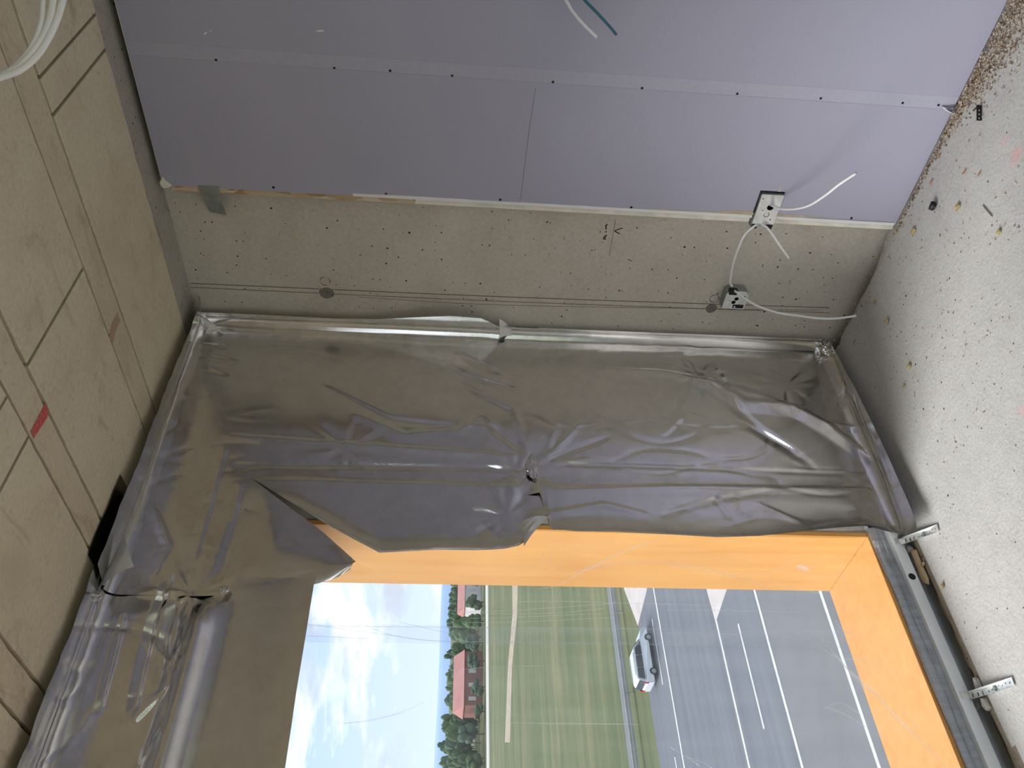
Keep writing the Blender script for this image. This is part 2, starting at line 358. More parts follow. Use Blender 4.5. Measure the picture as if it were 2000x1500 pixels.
# red paint dash on a filler strip, faint red smear on another
def ribbon_on(name, pts, w, plane, mat, parent, off):                  # flat brush stroke on a wall or ceiling
    ax = plane[0]; P = catmull([on(a, b, *plane) for a, b in pts], 4) if len(pts) > 2 else [on(a, b, *plane) for a, b in pts]
    nrm = {'x': Vector((-1,0,0)), 'z': Vector((0,0,-1 if plane[1] > 1 else 1)), 'y': Vector((0,-1,0))}[ax]
    V, Fc = [], []
    for i, p in enumerate(P):
        t = (P[min(i+1, len(P)-1)]-P[max(i-1, 0)]).normalized(); s = t.cross(nrm)
        ww = w(i/(len(P)-1)) if callable(w) else w
        V += [p+nrm*off-s*ww/2, p+nrm*off+s*ww/2]
    for i in range(len(P)-1): Fc.append((2*i, 2*i+1, 2*i+3, 2*i+2))
    return new(name, V, Fc, mat, parent)
def paintmat(name, col, base, th, sc):
    k = NT(name); v = k.coord(); f = k.noise(v, sc, 6, .75); k.bsdf(k.ramp(f, [(th-.06, base), (th+.06, col)]), .8); return k.m
M['red'] = paintmat('red chalk paint', (.62,.10,.09), (.47,.36,.27), .44, 60)
M['redfaint'] = paintmat('rubbed red paint', (.50,.27,.20), (.42,.33,.25), .52, 70)
ribbon_on('paint_mark', [(92, 798), (78, 822), (62, 850)], lambda t: .038-.012*t, ('z', ZC+.0012), M['red'], ceiling, .0009)
ribbon_on('paint_mark', [(232, 618), (222, 640), (216, 665)], .035, ('z', ZC+.0012), M['redfaint'], ceiling, .0007)

# side wall of cast concrete
wall_r = tag(box('wall_right', (XW, BY, -.26), (XW+.3, YOUT+.05, ZC+.25), M['wallc']), 'grey cast concrete side wall', None, None, 'structure')
M['seam'] = plain('formwork seam', (.20,.185,.155), .9, 0, .25, 40)
for a, b, w in (((372, 553), (1620, 601), .004), ((372, 561), (1620, 611), .003), ((700, 580), (1600, 606), .002)):
    ribbon_on('form_seam', [a, (996, (a[1]+b[1])/2+3), b], w, ('x', XW), M['seam'], wall_r, .0008)
M['plug'] = plain('tie hole plug mortar', (.20,.185,.165), .9, 0, .2, 60, .3)
for px, py, r in ((638, 572, .030), (1389, 602, .024)):
    c = on(px, py, 'x', XW); bm = bmesh.new(); n = 22; vs_ = []
    for i in range(n):
        th = 2*pi*i/n; rr = r*(1+.14*noise.noise(Vector((cos(th)*1.5, sin(th)*1.5, px)))); vs_.append((c.y+rr*cos(th), c.z+rr*sin(th)))
    V = [(XW+.002, a, b) for a, b in vs_] + [(XW-.002, c.y+(a-c.y)*.94, c.z+(b-c.z)*.94) for a, b in vs_]
    new('tie_hole_plug', V, [tuple(range(n, 2*n))]+[(i, (i+1) % n, n+(i+1) % n, n+i) for i in range(n)], M['plug'], wall_r)
for px, py, r in ((635, 549, .020), (1395, 583, .019)):
    c = on(px, py, 'x', XW); n = 26; V, Fc = [], []
    for i in range(n):
        th = 2*pi*i/n; w = .0016+.0009*sin(3*th+px)
        V += [(XW-.0008, c.y+(r-w)*cos(th), c.z+(r-w)*sin(th)), (XW-.0008, c.y+(r+w)*cos(th), c.z+(r+w)*sin(th))]
    for i in range(n): j = (i+1) % n; Fc.append((2*i, 2*i+1, 2*j+1, 2*j))
    new('ring_mark', V, Fc, M['seam'], wall_r)
M['ink'] = plain('black marker ink', (.03,.025,.02), .7, 0, .2, 40)
def zp(x, y): return (1160+x/25, 420+y/25)
for st in ([(1395,635),(1200,690),(1010,770)], [(1010,770),(1130,845),(1270,920)],
           [(680,460),(610,470),(580,540),(590,650)], [(580,550),(640,530)], [(545,660),(640,655)], [(600,770),(575,850)],
           [(620,955),(600,1000),(500,1015)], [(590,1060),(490,1085),(465,1150),(500,1175),(595,1165)], [(490,1100),(585,1085)], [(270,835),(345,800)]):
    ribbon_on('marker_stroke', [zp(*q) for q in st], .0042, ('x', XW), M['ink'], wall_r, .001)
ribbon_on('pencil_line', [(1202, 430), (1195, 470), (1190, 500)], .0018, ('x', XW), M['seam'], wall_r, .0006)

# window wall behind the foil, in pieces, and the far walls
wf = tag(box('wall_front', (JAMB+.018, YW+.04, -.3), (XW, YOUT, ZC+.25), M['wallc']), 'concrete window wall hidden behind foil', None, None, 'structure')
box('spandrel', (-1.0, YW+.04, -.3), (JAMB+.018, YOUT, SILL-.02), M['wallc'], wf)
box('lintel', (-1.0, YW+.04, 2.33), (JAMB+.018, YOUT, ZC+.25), M['wallc'], wf)
box('pier', (-1.0, YW+.04, SILL-.02), (-.72, YOUT, 2.33), M['wallc'], wf)
box('slab_edge', (LX, YW+.04, -.3), (-1.0, YOUT, -.02), M['wallc'], wf)
tag(box('wall_left', (LX-.3, BY, -.26), (LX, YOUT, ZC+.25), M['wallc']), 'far concrete wall of the room', None, None, 'structure')

# window opening lined with orange plywood
win = tag(empty('window_1', (0, 2.5, SILL)), 'window opening lined with orange plywood boards', None, None, 'structure')
def wpart(o): o.parent = win; o.location = -win.location; return o
wpart(box('side_lining', (JAMB, YW+.02, SILL+.002), (JAMB+.018, YOUT, 2.31), M['ply'], None, .001))
wpart(box('sill_lining', (-.70, YW+.02, SILL-.018), (JAMB+.018, YOUT, SILL), M['ply'], None, .001))
wpart(box('head_lining', (-.70, YW+.02, 2.31), (JAMB+.018, YOUT, 2.328), M['ply'], None, .001))
wpart(box('side_lining', (-.72, YW+.02, SILL), (-.702, YOUT, 2.31), M['ply'], None, .001))

# ------------------------------------------------------------------ plasterboards on the side wall
SCREWS_J = [(422,117),(653,133),(762,138),(883,148),(1080,160),(1254,172),(1440,183),(1603,192),(1763,201),(1833,205)]
SCREWS_E = [(534,366),(754,379),(977,390),(1233,405),(1663,426)]
YE, YJ = 1.580, 1.122
def board(y0, y1, label, taper=None, notch=None):
    root = tag(empty('plasterboard', (XD, (y0+y1)/2, .006)), label, 'plasterboard', 'plasterboards on the side wall')
    bm = bmesh.new()
    ya = y1-.045 if taper else y1
    if notch:                                                          # real cut-out for the junction box at the free edge
        ny, z0, z1 = notch; bm.free()
        o = plate('sheet', [(y0, .006), (y1, .006), (y1, z0), (ny, z0), (ny, z1), (y1, z1), (y1, 2.676), (y0, 2.676)], [], .0125, lambda u, v, w: (XD-w, u, v), M['board'], root)
    else:
        bmbox(bm, (XD, y0, .006), (XD+.0125, ya, 2.676), .0008); o = frombm('sheet', bm, M['board'], root)
    o.location = -root.location
    if taper:
        V = [(XD, ya, .006), (XD+.0005, y1, .006), (XD+.0125, y1, .006), (XD+.0125, ya, .006)]; V += [(a, b, 2.676) for a, b, c in V]
        t = new('tapered_edge', V, [(0,1,2,3),(7,6,5,4),(0,4,5,1),(1,5,6,2),(2,6,7,3),(3,7,4,0)], M['taper'], root); t.location = -root.location
    c = box('gypsum_core', (XD+.002, y0+.001, 2.6755), (XD+.0118, y1-.001, 2.679), M['gyps'], root); c.location = -root.location
    return root
def screw(px, py, root, plane=XD):
    c = on(px, py, 'x', plane)
    o = cyl('screw_head', c+Vector((.0004, 0, 0)), (1,0,0), .0050, .0022, M['darkscrew'], root, 14, .0006); o.location = -root.location
b1 = board(YJ+.0002, YE, 'narrow purple-grey plasterboard strip beside bare concrete, with metal box at its edge', notch=(1.466, .470, .562))
b2 = board(-.078, YJ, 'wide purple-grey plasterboard with pale tapered edge and row of black screws', True)
b3 = board(-1.278, -.0782, 'purple-grey plasterboard further along the lined wall, past the wide sheet', True)
for s in SCREWS_J: screw(*s, b2, XD+.0008)
for s in SCREWS_E: screw(*s, b1)
def onboard(name, pts, mat, root, off=.0007, plane=XD):                # thin torn paper lying on the board
    P = [on(a, b, 'x', plane) for a, b in pts]; n = len(P)
    V = [p-Vector((off, 0, 0)) for p in P]+[p+Vector((.001, 0, 0)) for p in P]
    o = new(name, V, [tuple(range(n))]+[(i, (i+1) % n, n+(i+1) % n, n+i) for i in range(n)], mat, root); o.location = -root.location; return o
onboard('torn_paper', [(1255,408),(1300,408),(1345,411),(1400,413),(1440,410),(1470,413),(1473,419),(1400,421),(1300,417)], M['tanpaper'], b1)
onboard('torn_paper', [(1516,417),(1545,419),(1585,422),(1615,425),(1560,425),(1514,423)], M['tanpaper'], b1)
o = ribbon_on('pencil_line', [(1046, 172), (1030, 280), (1016, 396)], .0016, ('x', XD), M['seam'], b1, .0004); o.location = -b1.location
for pts in ([(398,66),(401,62),(405,63),(400,69)], [(409,60),(413,59),(411,63)], [(616,60),(628,58),(634,61),(622,62)]):
    onboard('paper_scuff', pts, M['white'], b2)
# curled paper where the two boards meet at the floor, crushed corner at the ceiling
def curl(name, pts, root, mat):
    V, Fc = [], []
    for i, (a, b, h) in enumerate(pts):
        p = on(a, b, 'x', XD-.001); V += [p, p+Vector((-h, -.004, .001))]
    for i in range(len(pts)-1): Fc.append((2*i, 2*i+1, 2*i+3, 2*i+2))
    o = new(name, V, Fc, mat, root); o.location = -root.location
curl('torn_paper', [(1838,209,.002),(1850,212,.010),(1862,212,.014),(1872,209,.012),(1876,204,.004)], b2, M['taper'])
curl('torn_paper', [(1842,212,.002),(1852,218,.008),(1864,224,.002)], b1, M['white'])
onboard('crushed_corner', [(312,356),(318,345),(323,352),(336,361),(330,366),(318,366)], M['gyps'], b1, .004)
onboard('paper_scuff', [(327,346),(336,340),(340,352),(332,356)], M['taper'], b1)

# white edge bead, serrated, and the second board layer showing behind it
bead = tag(empty('edge_bead', (XD, YE, .006)), 'white serrated metal edge bead capping the narrow plasterboard strip', 'edge bead')
def bpart(o): o.parent = bead; o.location = -bead.location; return o
for z0, z1 in ((.012, .470), (.560, 2.02)):
    bm = bmesh.new(); bmbox(bm, (XD-.0016, YE-.0105, z0), (XD+.0, YE+.0015, z1), .0006); bpart(frombm('bead_strip', bm, M['white']))
    bm = bmesh.new(); bmbox(bm, (XD+.004, YE+.0012, z0), (XD+.012, YE+.0028, z1+(.5 if z1 > 2 else 0)), 0); bpart(frombm('bead_return', bm, M['galvdull']))
for z0, z1 in ((.02, .42), (.62, .86), (1.18, 1.42), (1.62, 1.95)):
    bm = bmesh.new(); z = z0
    while z < z1: bmbox(bm, (XD-.0019, YE-.0135, z), (XD, YE-.0102, z+.0022), 0); z += .0042
    tag(bpart(frombm('bead_teeth', bm, M['galv'])), kind='stuff')
back = tag(empty('backing_board', (XD+.02, YE+.01, .006)), 'cream backing board edge showing between edge bead and bare concrete', 'plasterboard')
for nm, z0, z1, mt in (('gypsum_edge', .006, .468, M['gyps']), ('gypsum_edge', .563, 1.80, M['gyps']), ('chipboard_edge', 1.80, 2.655, M['chip'])):
    o = box(nm, (XD+.006, YE+.003, z0), (XD+.030, YE+.024, z1), mt, back, .001); o.location = -back.location

# bent galvanised tab at the top of the board edge
def strap_tab():
    pr = [(1.572, XD-.0022), (1.60, XD-.003), (1.63, XD+.002), (1.67, XD+.016), (1.70, XD+.03)]
    V = []
    for i, (y, x) in enumerate(pr):
        z0, z1 = 2.555-.002*i, 2.485+.001*i; V += [(x, y, z0), (x, y+.012*i/4, z1), (x+.0018, y, z0), (x+.0018, y+.012*i/4, z1)]
    Fc = []
    for i in range(len(pr)-1):
        a = 4*i; Fc += [(a, a+1, a+5, a+4), (a+2, a+6, a+7, a+3), (a, a+4, a+6, a+2), (a+1, a+3, a+7, a+5)]
    Fc += [(0, 2, 3, 1), (len(V)-4, len(V)-3, len(V)-1, len(V)-2)]
    tag(new('steel_tab', V, Fc, M['galvdull']), 'dull grey bent steel tab sticking out from plasterboard edge near ceiling', 'steel tab')
strap_tab()

# ------------------------------------------------------------------ electrical boxes and cables
def jbox_big():
    y0, y1, z0, z1 = 1.474, 1.612, .474, .556
    fx, bx = XD-.012, XW-.002
    root = tag(empty('junction_box', (fx, (y0+y1)/2, z0)), 'large galvanised junction box set in plasterboard edge with three white cables', 'junction box', 'metal junction boxes')
    loc = lambda o: (setattr(o, 'parent', root), setattr(o, 'location', -root.location), o)[2]
    xf = lambda u, v, w: (fx-w, u, v)
    zc = (z0+z1)/2
    loc(plate('face_plate', [(y0,z0),(y1-.014,z0),(y1-.014,z1),(y0,z1)], [circ(y0+.052, zc-.006, .0128), circ(y0+.083, zc-.001, .011), circ(y0+.067, zc+.018, .0022), circ(y0+.104, zc-.022, .0028), circ(y0+.018, zc+.032, .0025)], .0015, xf, M['galv']))
    loc(cyl('knockout_disc', (fx+.0022, y0+.083, zc-.001), (1,.12,0), .0090, .0012, M['galv'], None, 20))
    for nm, lo, hi in (('side_wall', (fx+.0015, y0, z1-.0015), (bx, y1, z1)), ('side_wall', (fx+.0015, y0, z0), (bx, y1, z0+.0015)),
                       ('end_wall', (fx+.0015, y0, z0), (bx, y0+.0015, z1))):
        loc(box(nm, lo, hi, M['galvdull']))
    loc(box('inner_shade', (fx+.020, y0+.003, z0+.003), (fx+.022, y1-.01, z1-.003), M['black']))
    # end block sticking out past the board: sloped clamp plate with two black entries
    V = [(fx, y1-.014, z0), (fx, y1-.014, z1), (fx+.012, y1+.004, z1), (fx+.012, y1+.004, z0), (bx, y1+.004, z0), (bx, y1+.004, z1)]
    loc(new('clamp_plate', V, [(0,1,2,3),(3,2,5,4)], M['galv']))
    loc(cyl('clamp_screw', (fx+.002, y1-.010, z1-.022), (1,-.6,0), .0052, .005, M['galv'], None, 14, .001))
    for zz, w in ((z1-.013, .020), (z0+.013, .022)):
        bm = bmesh.new(); bmbox(bm, (fx-.001, y1-.010, zz-w/2), (fx+.022, y1+.008, zz+w/2), .003); loc(frombm('cable_grommet', bm, M['black']))
    # black sheet painting the shade inside the saw cut round the box
    loc(box('gap_shade', (XD+.0135, y0-.012, z0-.006), (XD+.0150, YE, z1+.010), M['black']))
    c = on(1523, 366, 'x', XD); loc(box('saw_overrun', (XD-.0006, c.y-.004, c.z-.006), (XD+.003, c.y+.018, c.z+.001), M['tanpaper']))
    return fx
FX = jbox_big()
def jbox_small():
    y0, y1, z0, z1 = 1.938, 2.030, .455, .548; bx, fx = XW, XW-.045
    root = tag(empty('junction_box', (bx, (y0+y1)/2, z0)), 'small chamfered metal junction box screwed to bare concrete wall', 'junction box', 'metal junction boxes')
    loc = lambda o: (setattr(o, 'parent', root), setattr(o, 'location', -root.location), o)[2]
    c = .016; O = [(y0+c,z0),(y1,z0),(y1,z1),(y0+c,z1),(y0,z1-c),(y0,z0+c)]
    V = [(fx, a, b) for a, b in O]+[(bx, a, b) for a, b in O]; n = len(O)
    loc(new('body', V, [(i, (i+1) % n, n+(i+1) % n, n+i) for i in range(n)], M['galvdull']))
    zc = (z0+z1)/2
    loc(plate('face_plate', O, [circ(y0+.040, zc-.002, .0088), circ(y0+.058, zc+.006, .0088), circ(y0+.049, zc+.024, .0022), circ(y0+.030, zc-.03, .007)], .0014, lambda u, v, w: (fx-w, u, v), M['galv']))
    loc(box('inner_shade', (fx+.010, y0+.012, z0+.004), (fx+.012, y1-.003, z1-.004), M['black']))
    loc(box('label_patch', (fx-.0022, y0+.070, z0+.006), (fx-.0014, y1-.006, z0+.05), M['darkscrew']))
    for yy, zz in ((y0+.072, zc+.018), (y0+.080, zc-.004)): loc(cyl('face_screw', (fx-.002, yy, zz), (1,0,0), .0042, .003, M['galv'], None, 12, .0008))
    bm = bmesh.new(); bmbox(bm, (fx-.004, y0-.004, z1-.044), (fx+.02, y0+.02, z1-.008), .005); loc(frombm('cable_grommet', bm, M['black']))
jbox_small()
def cable(pts, label, r=.0046, mat='whitecable', group=None, cat='cable', nm='cable'):
    P = [on(a, b, 'x', x) for a, b, x in pts]; t = (P[-1]-P[-2]).normalized()
    root = tag(empty(nm, P[0]), label, cat, group)
    o = tube('jacket', P, r, M[mat], root); o.location = -root.location
    o = cyl('cut_end', P[-1]+t*.0004, t, r*.62, .0016, M['galvdull'], root, 12); o.location = -root.location
    return root
cable([(1503,399,2.485),(1512,403,2.455),(1525,407.5,2.42),(1550,408,2.37),(1580,401,2.32),(1612,381,2.28),(1640,359,2.25),(1672,338,2.23)],
      'white cable curving up out of large junction box in front of plasterboard', group='white cables')
cable([(1481,437,2.475),(1470,444,2.462),(1455,458,2.46),(1443,482,2.47),(1433,510,2.485),(1428,535,2.492),(1426,552,2.493),(1430,559,2.50)],
      'white cable linking large junction box to small one on concrete', group='white cables')
cable([(1486,437,2.475),(1495,442,2.455),(1503,450,2.44),(1513,464,2.43),(1527,485,2.43),(1541,504,2.44)],
      'short white cable stub hanging from end of large junction box', r=.0042, group='white cables')
cable([(1433,567,2.503),(1439,571,2.485),(1455,583,2.46),(1480,598,2.44),(1520,611,2.42),(1560,617,2.40),(1600,622,2.39),(1635,622,2.385),(1672,617,2.38)],
      'long white cable drooping from small junction box towards floor', group='white cables')
cable([(1070,-40,2.452),(1103,-2,2.40),(1118,22,2.385),(1140,48,2.37),(1166,73,2.36)], 'white wire end hanging in front of wide plasterboard', r=.0048, group='wires in front of the wide plasterboard', cat='wire', nm='wire')
cable([(1110,-40,2.452),(1140,-2,2.43),(1165,24,2.42),(1188,49,2.415),(1204,68,2.41)], 'teal wire end hanging in front of wide plasterboard', r=.0042, mat='teal', group='wires in front of the wide plasterboard', cat='wire', nm='wire')
# cables looping down from the ceiling close to the viewer
for pts, lab in (([(-260,200),(-60,168),(0,151),(40,136),(75,105),(102,60),(120,10),(132,-60),(140,-220)], 'outer white cable of loop hanging under concrete ceiling'),
                 ([(-260,196),(-60,166),(0,149),(38,128),(70,92),(92,52),(103,5),(108,-60),(112,-220)], 'middle white cable of loop hanging under concrete ceiling'),
                 ([(-260,190),(-60,162),(0,146),(28,130),(52,105),(68,78),(78,50),(83,20),(86,-60),(90,-220)], 'inner thin white cable of loop hanging under concrete ceiling')):
    dist = 1.0 if 'outer' in lab else 1.05 if 'middle' in lab else 1.1
    P = [CAM + ray(a, b)*dist for a, b in pts]
    P = [Vector((P[0].x, P[0].y, ZC+.005))] + P + [Vector((P[-1].x, P[-1].y, ZC+.005))]
    root = tag(empty('cable', P[0]), lab, 'cable', 'cables looping under the ceiling')
    o = tube('jacket', P, .0042 if 'inner' not in lab else .0030, M['whitecable'], root); o.location = -root.location

# ------------------------------------------------------------------ foil sheets
R_ = .045
def corner(s, x0, wallx):                                              # straight, round cove, then onto the side surface
    L = pi*R_/2
    if s <= 0: return x0+s, 0., 0.
    if s < L: th = s/R_; return x0+R_*sin(th), R_*(1-cos(th)), th
    return wallx, R_+s-L, pi/2
XWF, ZCF, ZFF = XW-.010, ZC-.012, .010
X0, Z0T, Z0B = XWF-R_, ZCF-R_, ZFF+R_
PINS = [(1.90, 2.02, 1.4), (2.34, .62, 1.2), (1.62, 1.44, 1.6), (1.30, 2.43, 1.5), (1.80, 1.40, 1.5), (2.30, .25, 1.2)]
FOLDS = []
def fold(h, w, *pts, y=YW-.01):                                        # a crease line traced on the sheet, with height and half width
    q = [on(a, b, 'y', y) for a, b in pts]
    FOLDS.append((h, w, min(p.x for p in q)-w, max(p.x for p in q)+w, min(p.z for p in q)-w, max(p.z for p in q)+w, [(p0.x, p0.z, p1.x-p0.x, p1.z-p0.z) for p0, p1 in zip(q, q[1:])]))
for h, w, *pts in (
    (.012,.060,(1370,740),(1450,790),(1560,803),(1690,888)), (-.009,.045,(1400,735),(1440,800),(1485,842),(1545,882)), (.010,.050,(1440,765),(1540,800),(1620,840),(1700,900)),
    (-.007,.035,(1450,830),(1540,875),(1585,908)), (.010,.035,(1615,832),(1690,846)), (-.008,.030,(1630,805),(1662,762)), (.009,.030,(1700,740),(1735,850),(1772,960)), (-.008,.028,(1660,715),(1712,800),(1742,900)),
    (.006,.030,(1090,957),(1300,952),(1480,953),(1695,955)), (-.005,.020,(1070,905),(1300,912),(1690,926)), (.005,.022,(1065,892),(1098,790)), (.006,.025,(1068,895),(1130,830)), (-.005,.020,(1068,898),(1180,858)), (.005,.02,(1070,905),(1145,898)),
    (.006,.03,(1075,1002),(1180,985),(1260,1005)), (-.006,.03,(1300,1002),(1400,975),(1500,960)), (.006,.025,(1480,985),(1560,1022)), (-.005,.025,(1390,962),(1425,1012)), (.007,.04,(1180,730),(1300,735),(1420,760)), (.006,.03,(1350,755),(1330,820),(1300,850)),
    (.009,.030,(900,700),(950,725),(995,742)), (-.008,.025,(880,722),(940,748),(1005,765)), (.008,.028,(905,758),(1005,803),(1032,888)), (-.008,.030,(955,832),(1000,865),(1045,893)), (.007,.030,(940,815),(900,850)), (.006,.04,(700,812),(790,852),(960,832)),
    (-.006,.03,(640,762),(760,822),(900,838)), (.006,.03,(450,852),(700,870),(1000,892)), (-.005,.02,(460,905),(700,908),(1040,916)), (.004,.025,(500,936),(780,945),(1050,953)), (.008,.02,(395,684),(455,690)), (-.008,.02,(395,703),(462,714)), (.008,.02,(400,722),(450,737)),
    (-.007,.03,(345,780),(302,900),(275,1010)), (.006,.03,(440,880),(405,1000),(380,1090)), (.007,.03,(300,985),(330,1060),(300,1120)), (-.007,.03,(470,1000),(450,1060),(430,1120)), (.005,.02,(470,950),(458,1010)), (.003,.03,(800,960),(860,1030)), (-.005,.03,(930,1000),(980,1060)),
    (-.012,.028,(330,1135),(300,1210),(280,1290),(262,1380)), (.012,.03,(292,1242),(330,1292),(325,1342),(262,1402)), (-.010,.025,(345,1165),(322,1240),(318,1320)), (.009,.022,(372,1175),(352,1260),(330,1300)), (.010,.025,(258,1150),(300,1150),(372,1158)), (-.008,.02,(240,1200),(215,1300),(195,1380)), (.004,.025,(335,1400),(300,1450),(270,1500))):
    fold(h, w, *pts)
def wrinkle(x, z, seed=0., amp=1.):
    p = Vector((x, z, seed))
    a = .009*noise.noise(Vector((x*2.2, z*1.3, seed+3)))
    b = .0013*noise.noise(Vector((x*7+z*2, z*4.0-x*2, seed)))
    c = abs(noise.noise(Vector((x*9+2*z, z*3.2-3*x, seed+9)))); c = -.0024*(1-min(1, c*5))**2*max(0, .3+noise.noise(p*2.1+Vector((4,4,4))))
    d = 0
    for px, pz, s in PINS:
        dx, dz = x-px, z-pz; rr = hypot(dx, dz)
        if rr < .4:
            th = atan2(dz, dx); d += .0030*s*exp(-((rr-.07)/.10)**2)*noise.noise(Vector((cos(th)*3.1, sin(th)*3.1, px*7)))
    for h, w, xa, xb, za, zb, segs in FOLDS:
        if not (xa < x < xb and za < z < zb): continue
        best = 9; sg = 1; n = len(segs)
        for i, (x0, z0, dx, dz) in enumerate(segs):
            ex, ez = x-x0, z-z0; t = min(1, max(0, (ex*dx+ez*dz)/(dx*dx+dz*dz))); q = hypot(ex-dx*t, ez-dz*t)
            if q < best: best = q; sg = 1 if ex*dz-ez*dx > 0 else -1; tt = (i+t)/n
        ww = w if sg > 0 else .38*w
        if best < ww: u = 1-best/ww; d += h*.75*(u if u < .85 else .85+(u-.85)*.5)*(.35+.65*sin(pi*min(1, max(0, .08+.84*tt))))
    return amp*(a+b+c) + d
def tilt(X): return .040*min(1, max(0, (X-1.63)/(X0-1.63)))
def foil_point(x_s, x_wall, z_s, ztop, seed, amp=1., extra=0.):
    """x_s: arc length past X0 towards the side wall (or negative); z_s likewise towards ceiling (ztop) or floor"""
    X, dya, ta = corner(x_s, X0, XWF)
    if ztop: Z, dyb, tb = corner(z_s, Z0T, ZCF)
    elif ztop is None: Z, dyb, tb = z_s, 0., 0.
    else:
        q, dyb, tb = corner(z_s, -Z0B, -ZFF); Z = -q
    n = Vector((-sin(ta), -cos(ta)*cos(tb), (-1 if ztop else 1)*sin(tb)*(tb != 0))); n.normalize()
    dy = max(dya, dyb) + .3*min(dya, dyb) + tilt(X)*(1-sstep(0, .12, dyb))
    w = wrinkle(X+dya, Z+(dyb if ztop else -dyb), seed, amp)
    Lq = pi*R_/2
    if ta > 1.5: w = .5*w+.003+.55*max(0, x_s-Lq)
    if tb > 1.5: w = .5*w+.003+(.16 if ztop else .25)*max(0, z_s-Lq)
    w += .004*exp(-((x_s-R_*1.57-.005)/.006)**2) + .004*exp(-((z_s-R_*1.57-.005)/.006)**2)*(ztop is not None)
    return Vector((X, YW-dy, Z)) + n*(w+extra)
def quadgrid(G, V, Fc):
    b = len(V); nr, nc = len(G), len(G[0])
    for r_ in G: V.extend(r_)
    for i in range(nr-1):
        for j in range(nc-1): a = b+i*nc+j; Fc.append((a, a+1, a+nc+1, a+nc))
def foil_obj(V, Fc, label):
    o = new('foil_sheet', V, Fc, M['foil'], None, True)
    bm = bmesh.new(); bm.from_mesh(o.data); bmesh.ops.remove_doubles(bm, verts=bm.verts, dist=.0004); bmesh.ops.recalc_face_normals(bm, faces=bm.faces); bm.to_mesh(o.data); bm.free()
    return tag(o, label, 'foil sheet', 'aluminium foil sheets round the window')
def xz(px, py, y=YW-.02): p = on(px, py, 'y', y); return p.x, p.z
def edgefn(pts, key):                                                  # pixel polyline -> interpolation table
    q = [xz(*p) for p in pts]
    return sorted([(z, x) for x, z in q]) if key == 'z' else sorted([(x, z) for x, z in q])
def wallflap(pts): return sorted([(on(a, b, 'x', XWF-.024).z, YW-on(a, b, 'x', XWF-.024).y) for a, b in pts])
def edgecurl(d, h=.03): return h*exp(-d/.055)                          # free edge lifts into the room
NCOL = 150
# lower sheet beside the window, from the seam down on to the floor
EA = edgefn([(1055,965),(1066,1010),(1075,1038),(1120,1043),(1200,1045),(1300,1050),(1400,1056),(1480,1054),(1560,1046),(1640,1040),(1700,1036),(1740,1030)], 'z')
FA = wallflap([(1008,650),(1050,653),(1120,655),(1200,660),(1300,664),(1420,668),(1500,662),(1565,664),(1590,672),(1605,680)])
FLA = sorted([(on(a, b, 'z', .03).x, YW-on(a, b, 'z', .03).y) for a, b in [(1625,676),(1650,715),(1680,765),(1710,825),(1740,890),(1765,945),(1785,990),(1800,1018),(1802,1032)]])
def lower():
    V, Fc, G = [], [], []
    ztop = 1.385; L = pi*R_/2
    nz = 190; smax = ztop-Z0B
    rows = [(-smax + smax*i/(nz-30)) for i in range(nz-30)] + [0 + q/30 for q in range(31)]
    for i in range(nz+1):
        if i < nz-30: zs = -smax+smax*i/(nz-30); fl = 0
        else: fl = (i-(nz-30))/30; zs = None
        row = []
        z_here = Z0B - (zs if zs is not None else 0); zq = z_here if zs is not None else Z0B
        xe = interp(zq, EA); dyf = interp(zq, FA)
        if zs is not None and zs > -.35:                                # sheet widens a little where it meets the floor
            xe -= .05*sstep(-.12, 0, zs)
        smx = L + max(.02, dyf-R_-.04)*1.05
        if zs is None: xe -= .05+.05*fl; smx = smx*(1-.35*fl)
        for j in range(NCOL+1):
            t = j/NCOL; xs = (xe-X0) + (smx-(xe-X0))*t
            X = X0+min(xs, R_)
            z_s = zs if zs is not None else fl*(L+max(.02, interp(X, FLA)-R_))
            d = xs-(xe-X0); ex = edgecurl(d, .036*(sstep(1.40, 1.24, zq) if zs is not None else 1)) + .010*sstep(1.83, 1.70, X)*sstep(1.45, 1.62, X)
            ex += .05*sstep(1.62, 1.50, X)*sstep(-.4, -.1, zs if zs is not None else 0)*.6
            row.append(foil_point(xs, None, z_s, False, 1.7, 1.0, ex if zs is not None else ex*(1-.85*fl)))
        G.append(row)
    quadgrid(G, V, Fc)
    return foil_obj(V, Fc, 'creased silver foil sheet beside window running down on to floor')
fo_low = lower()
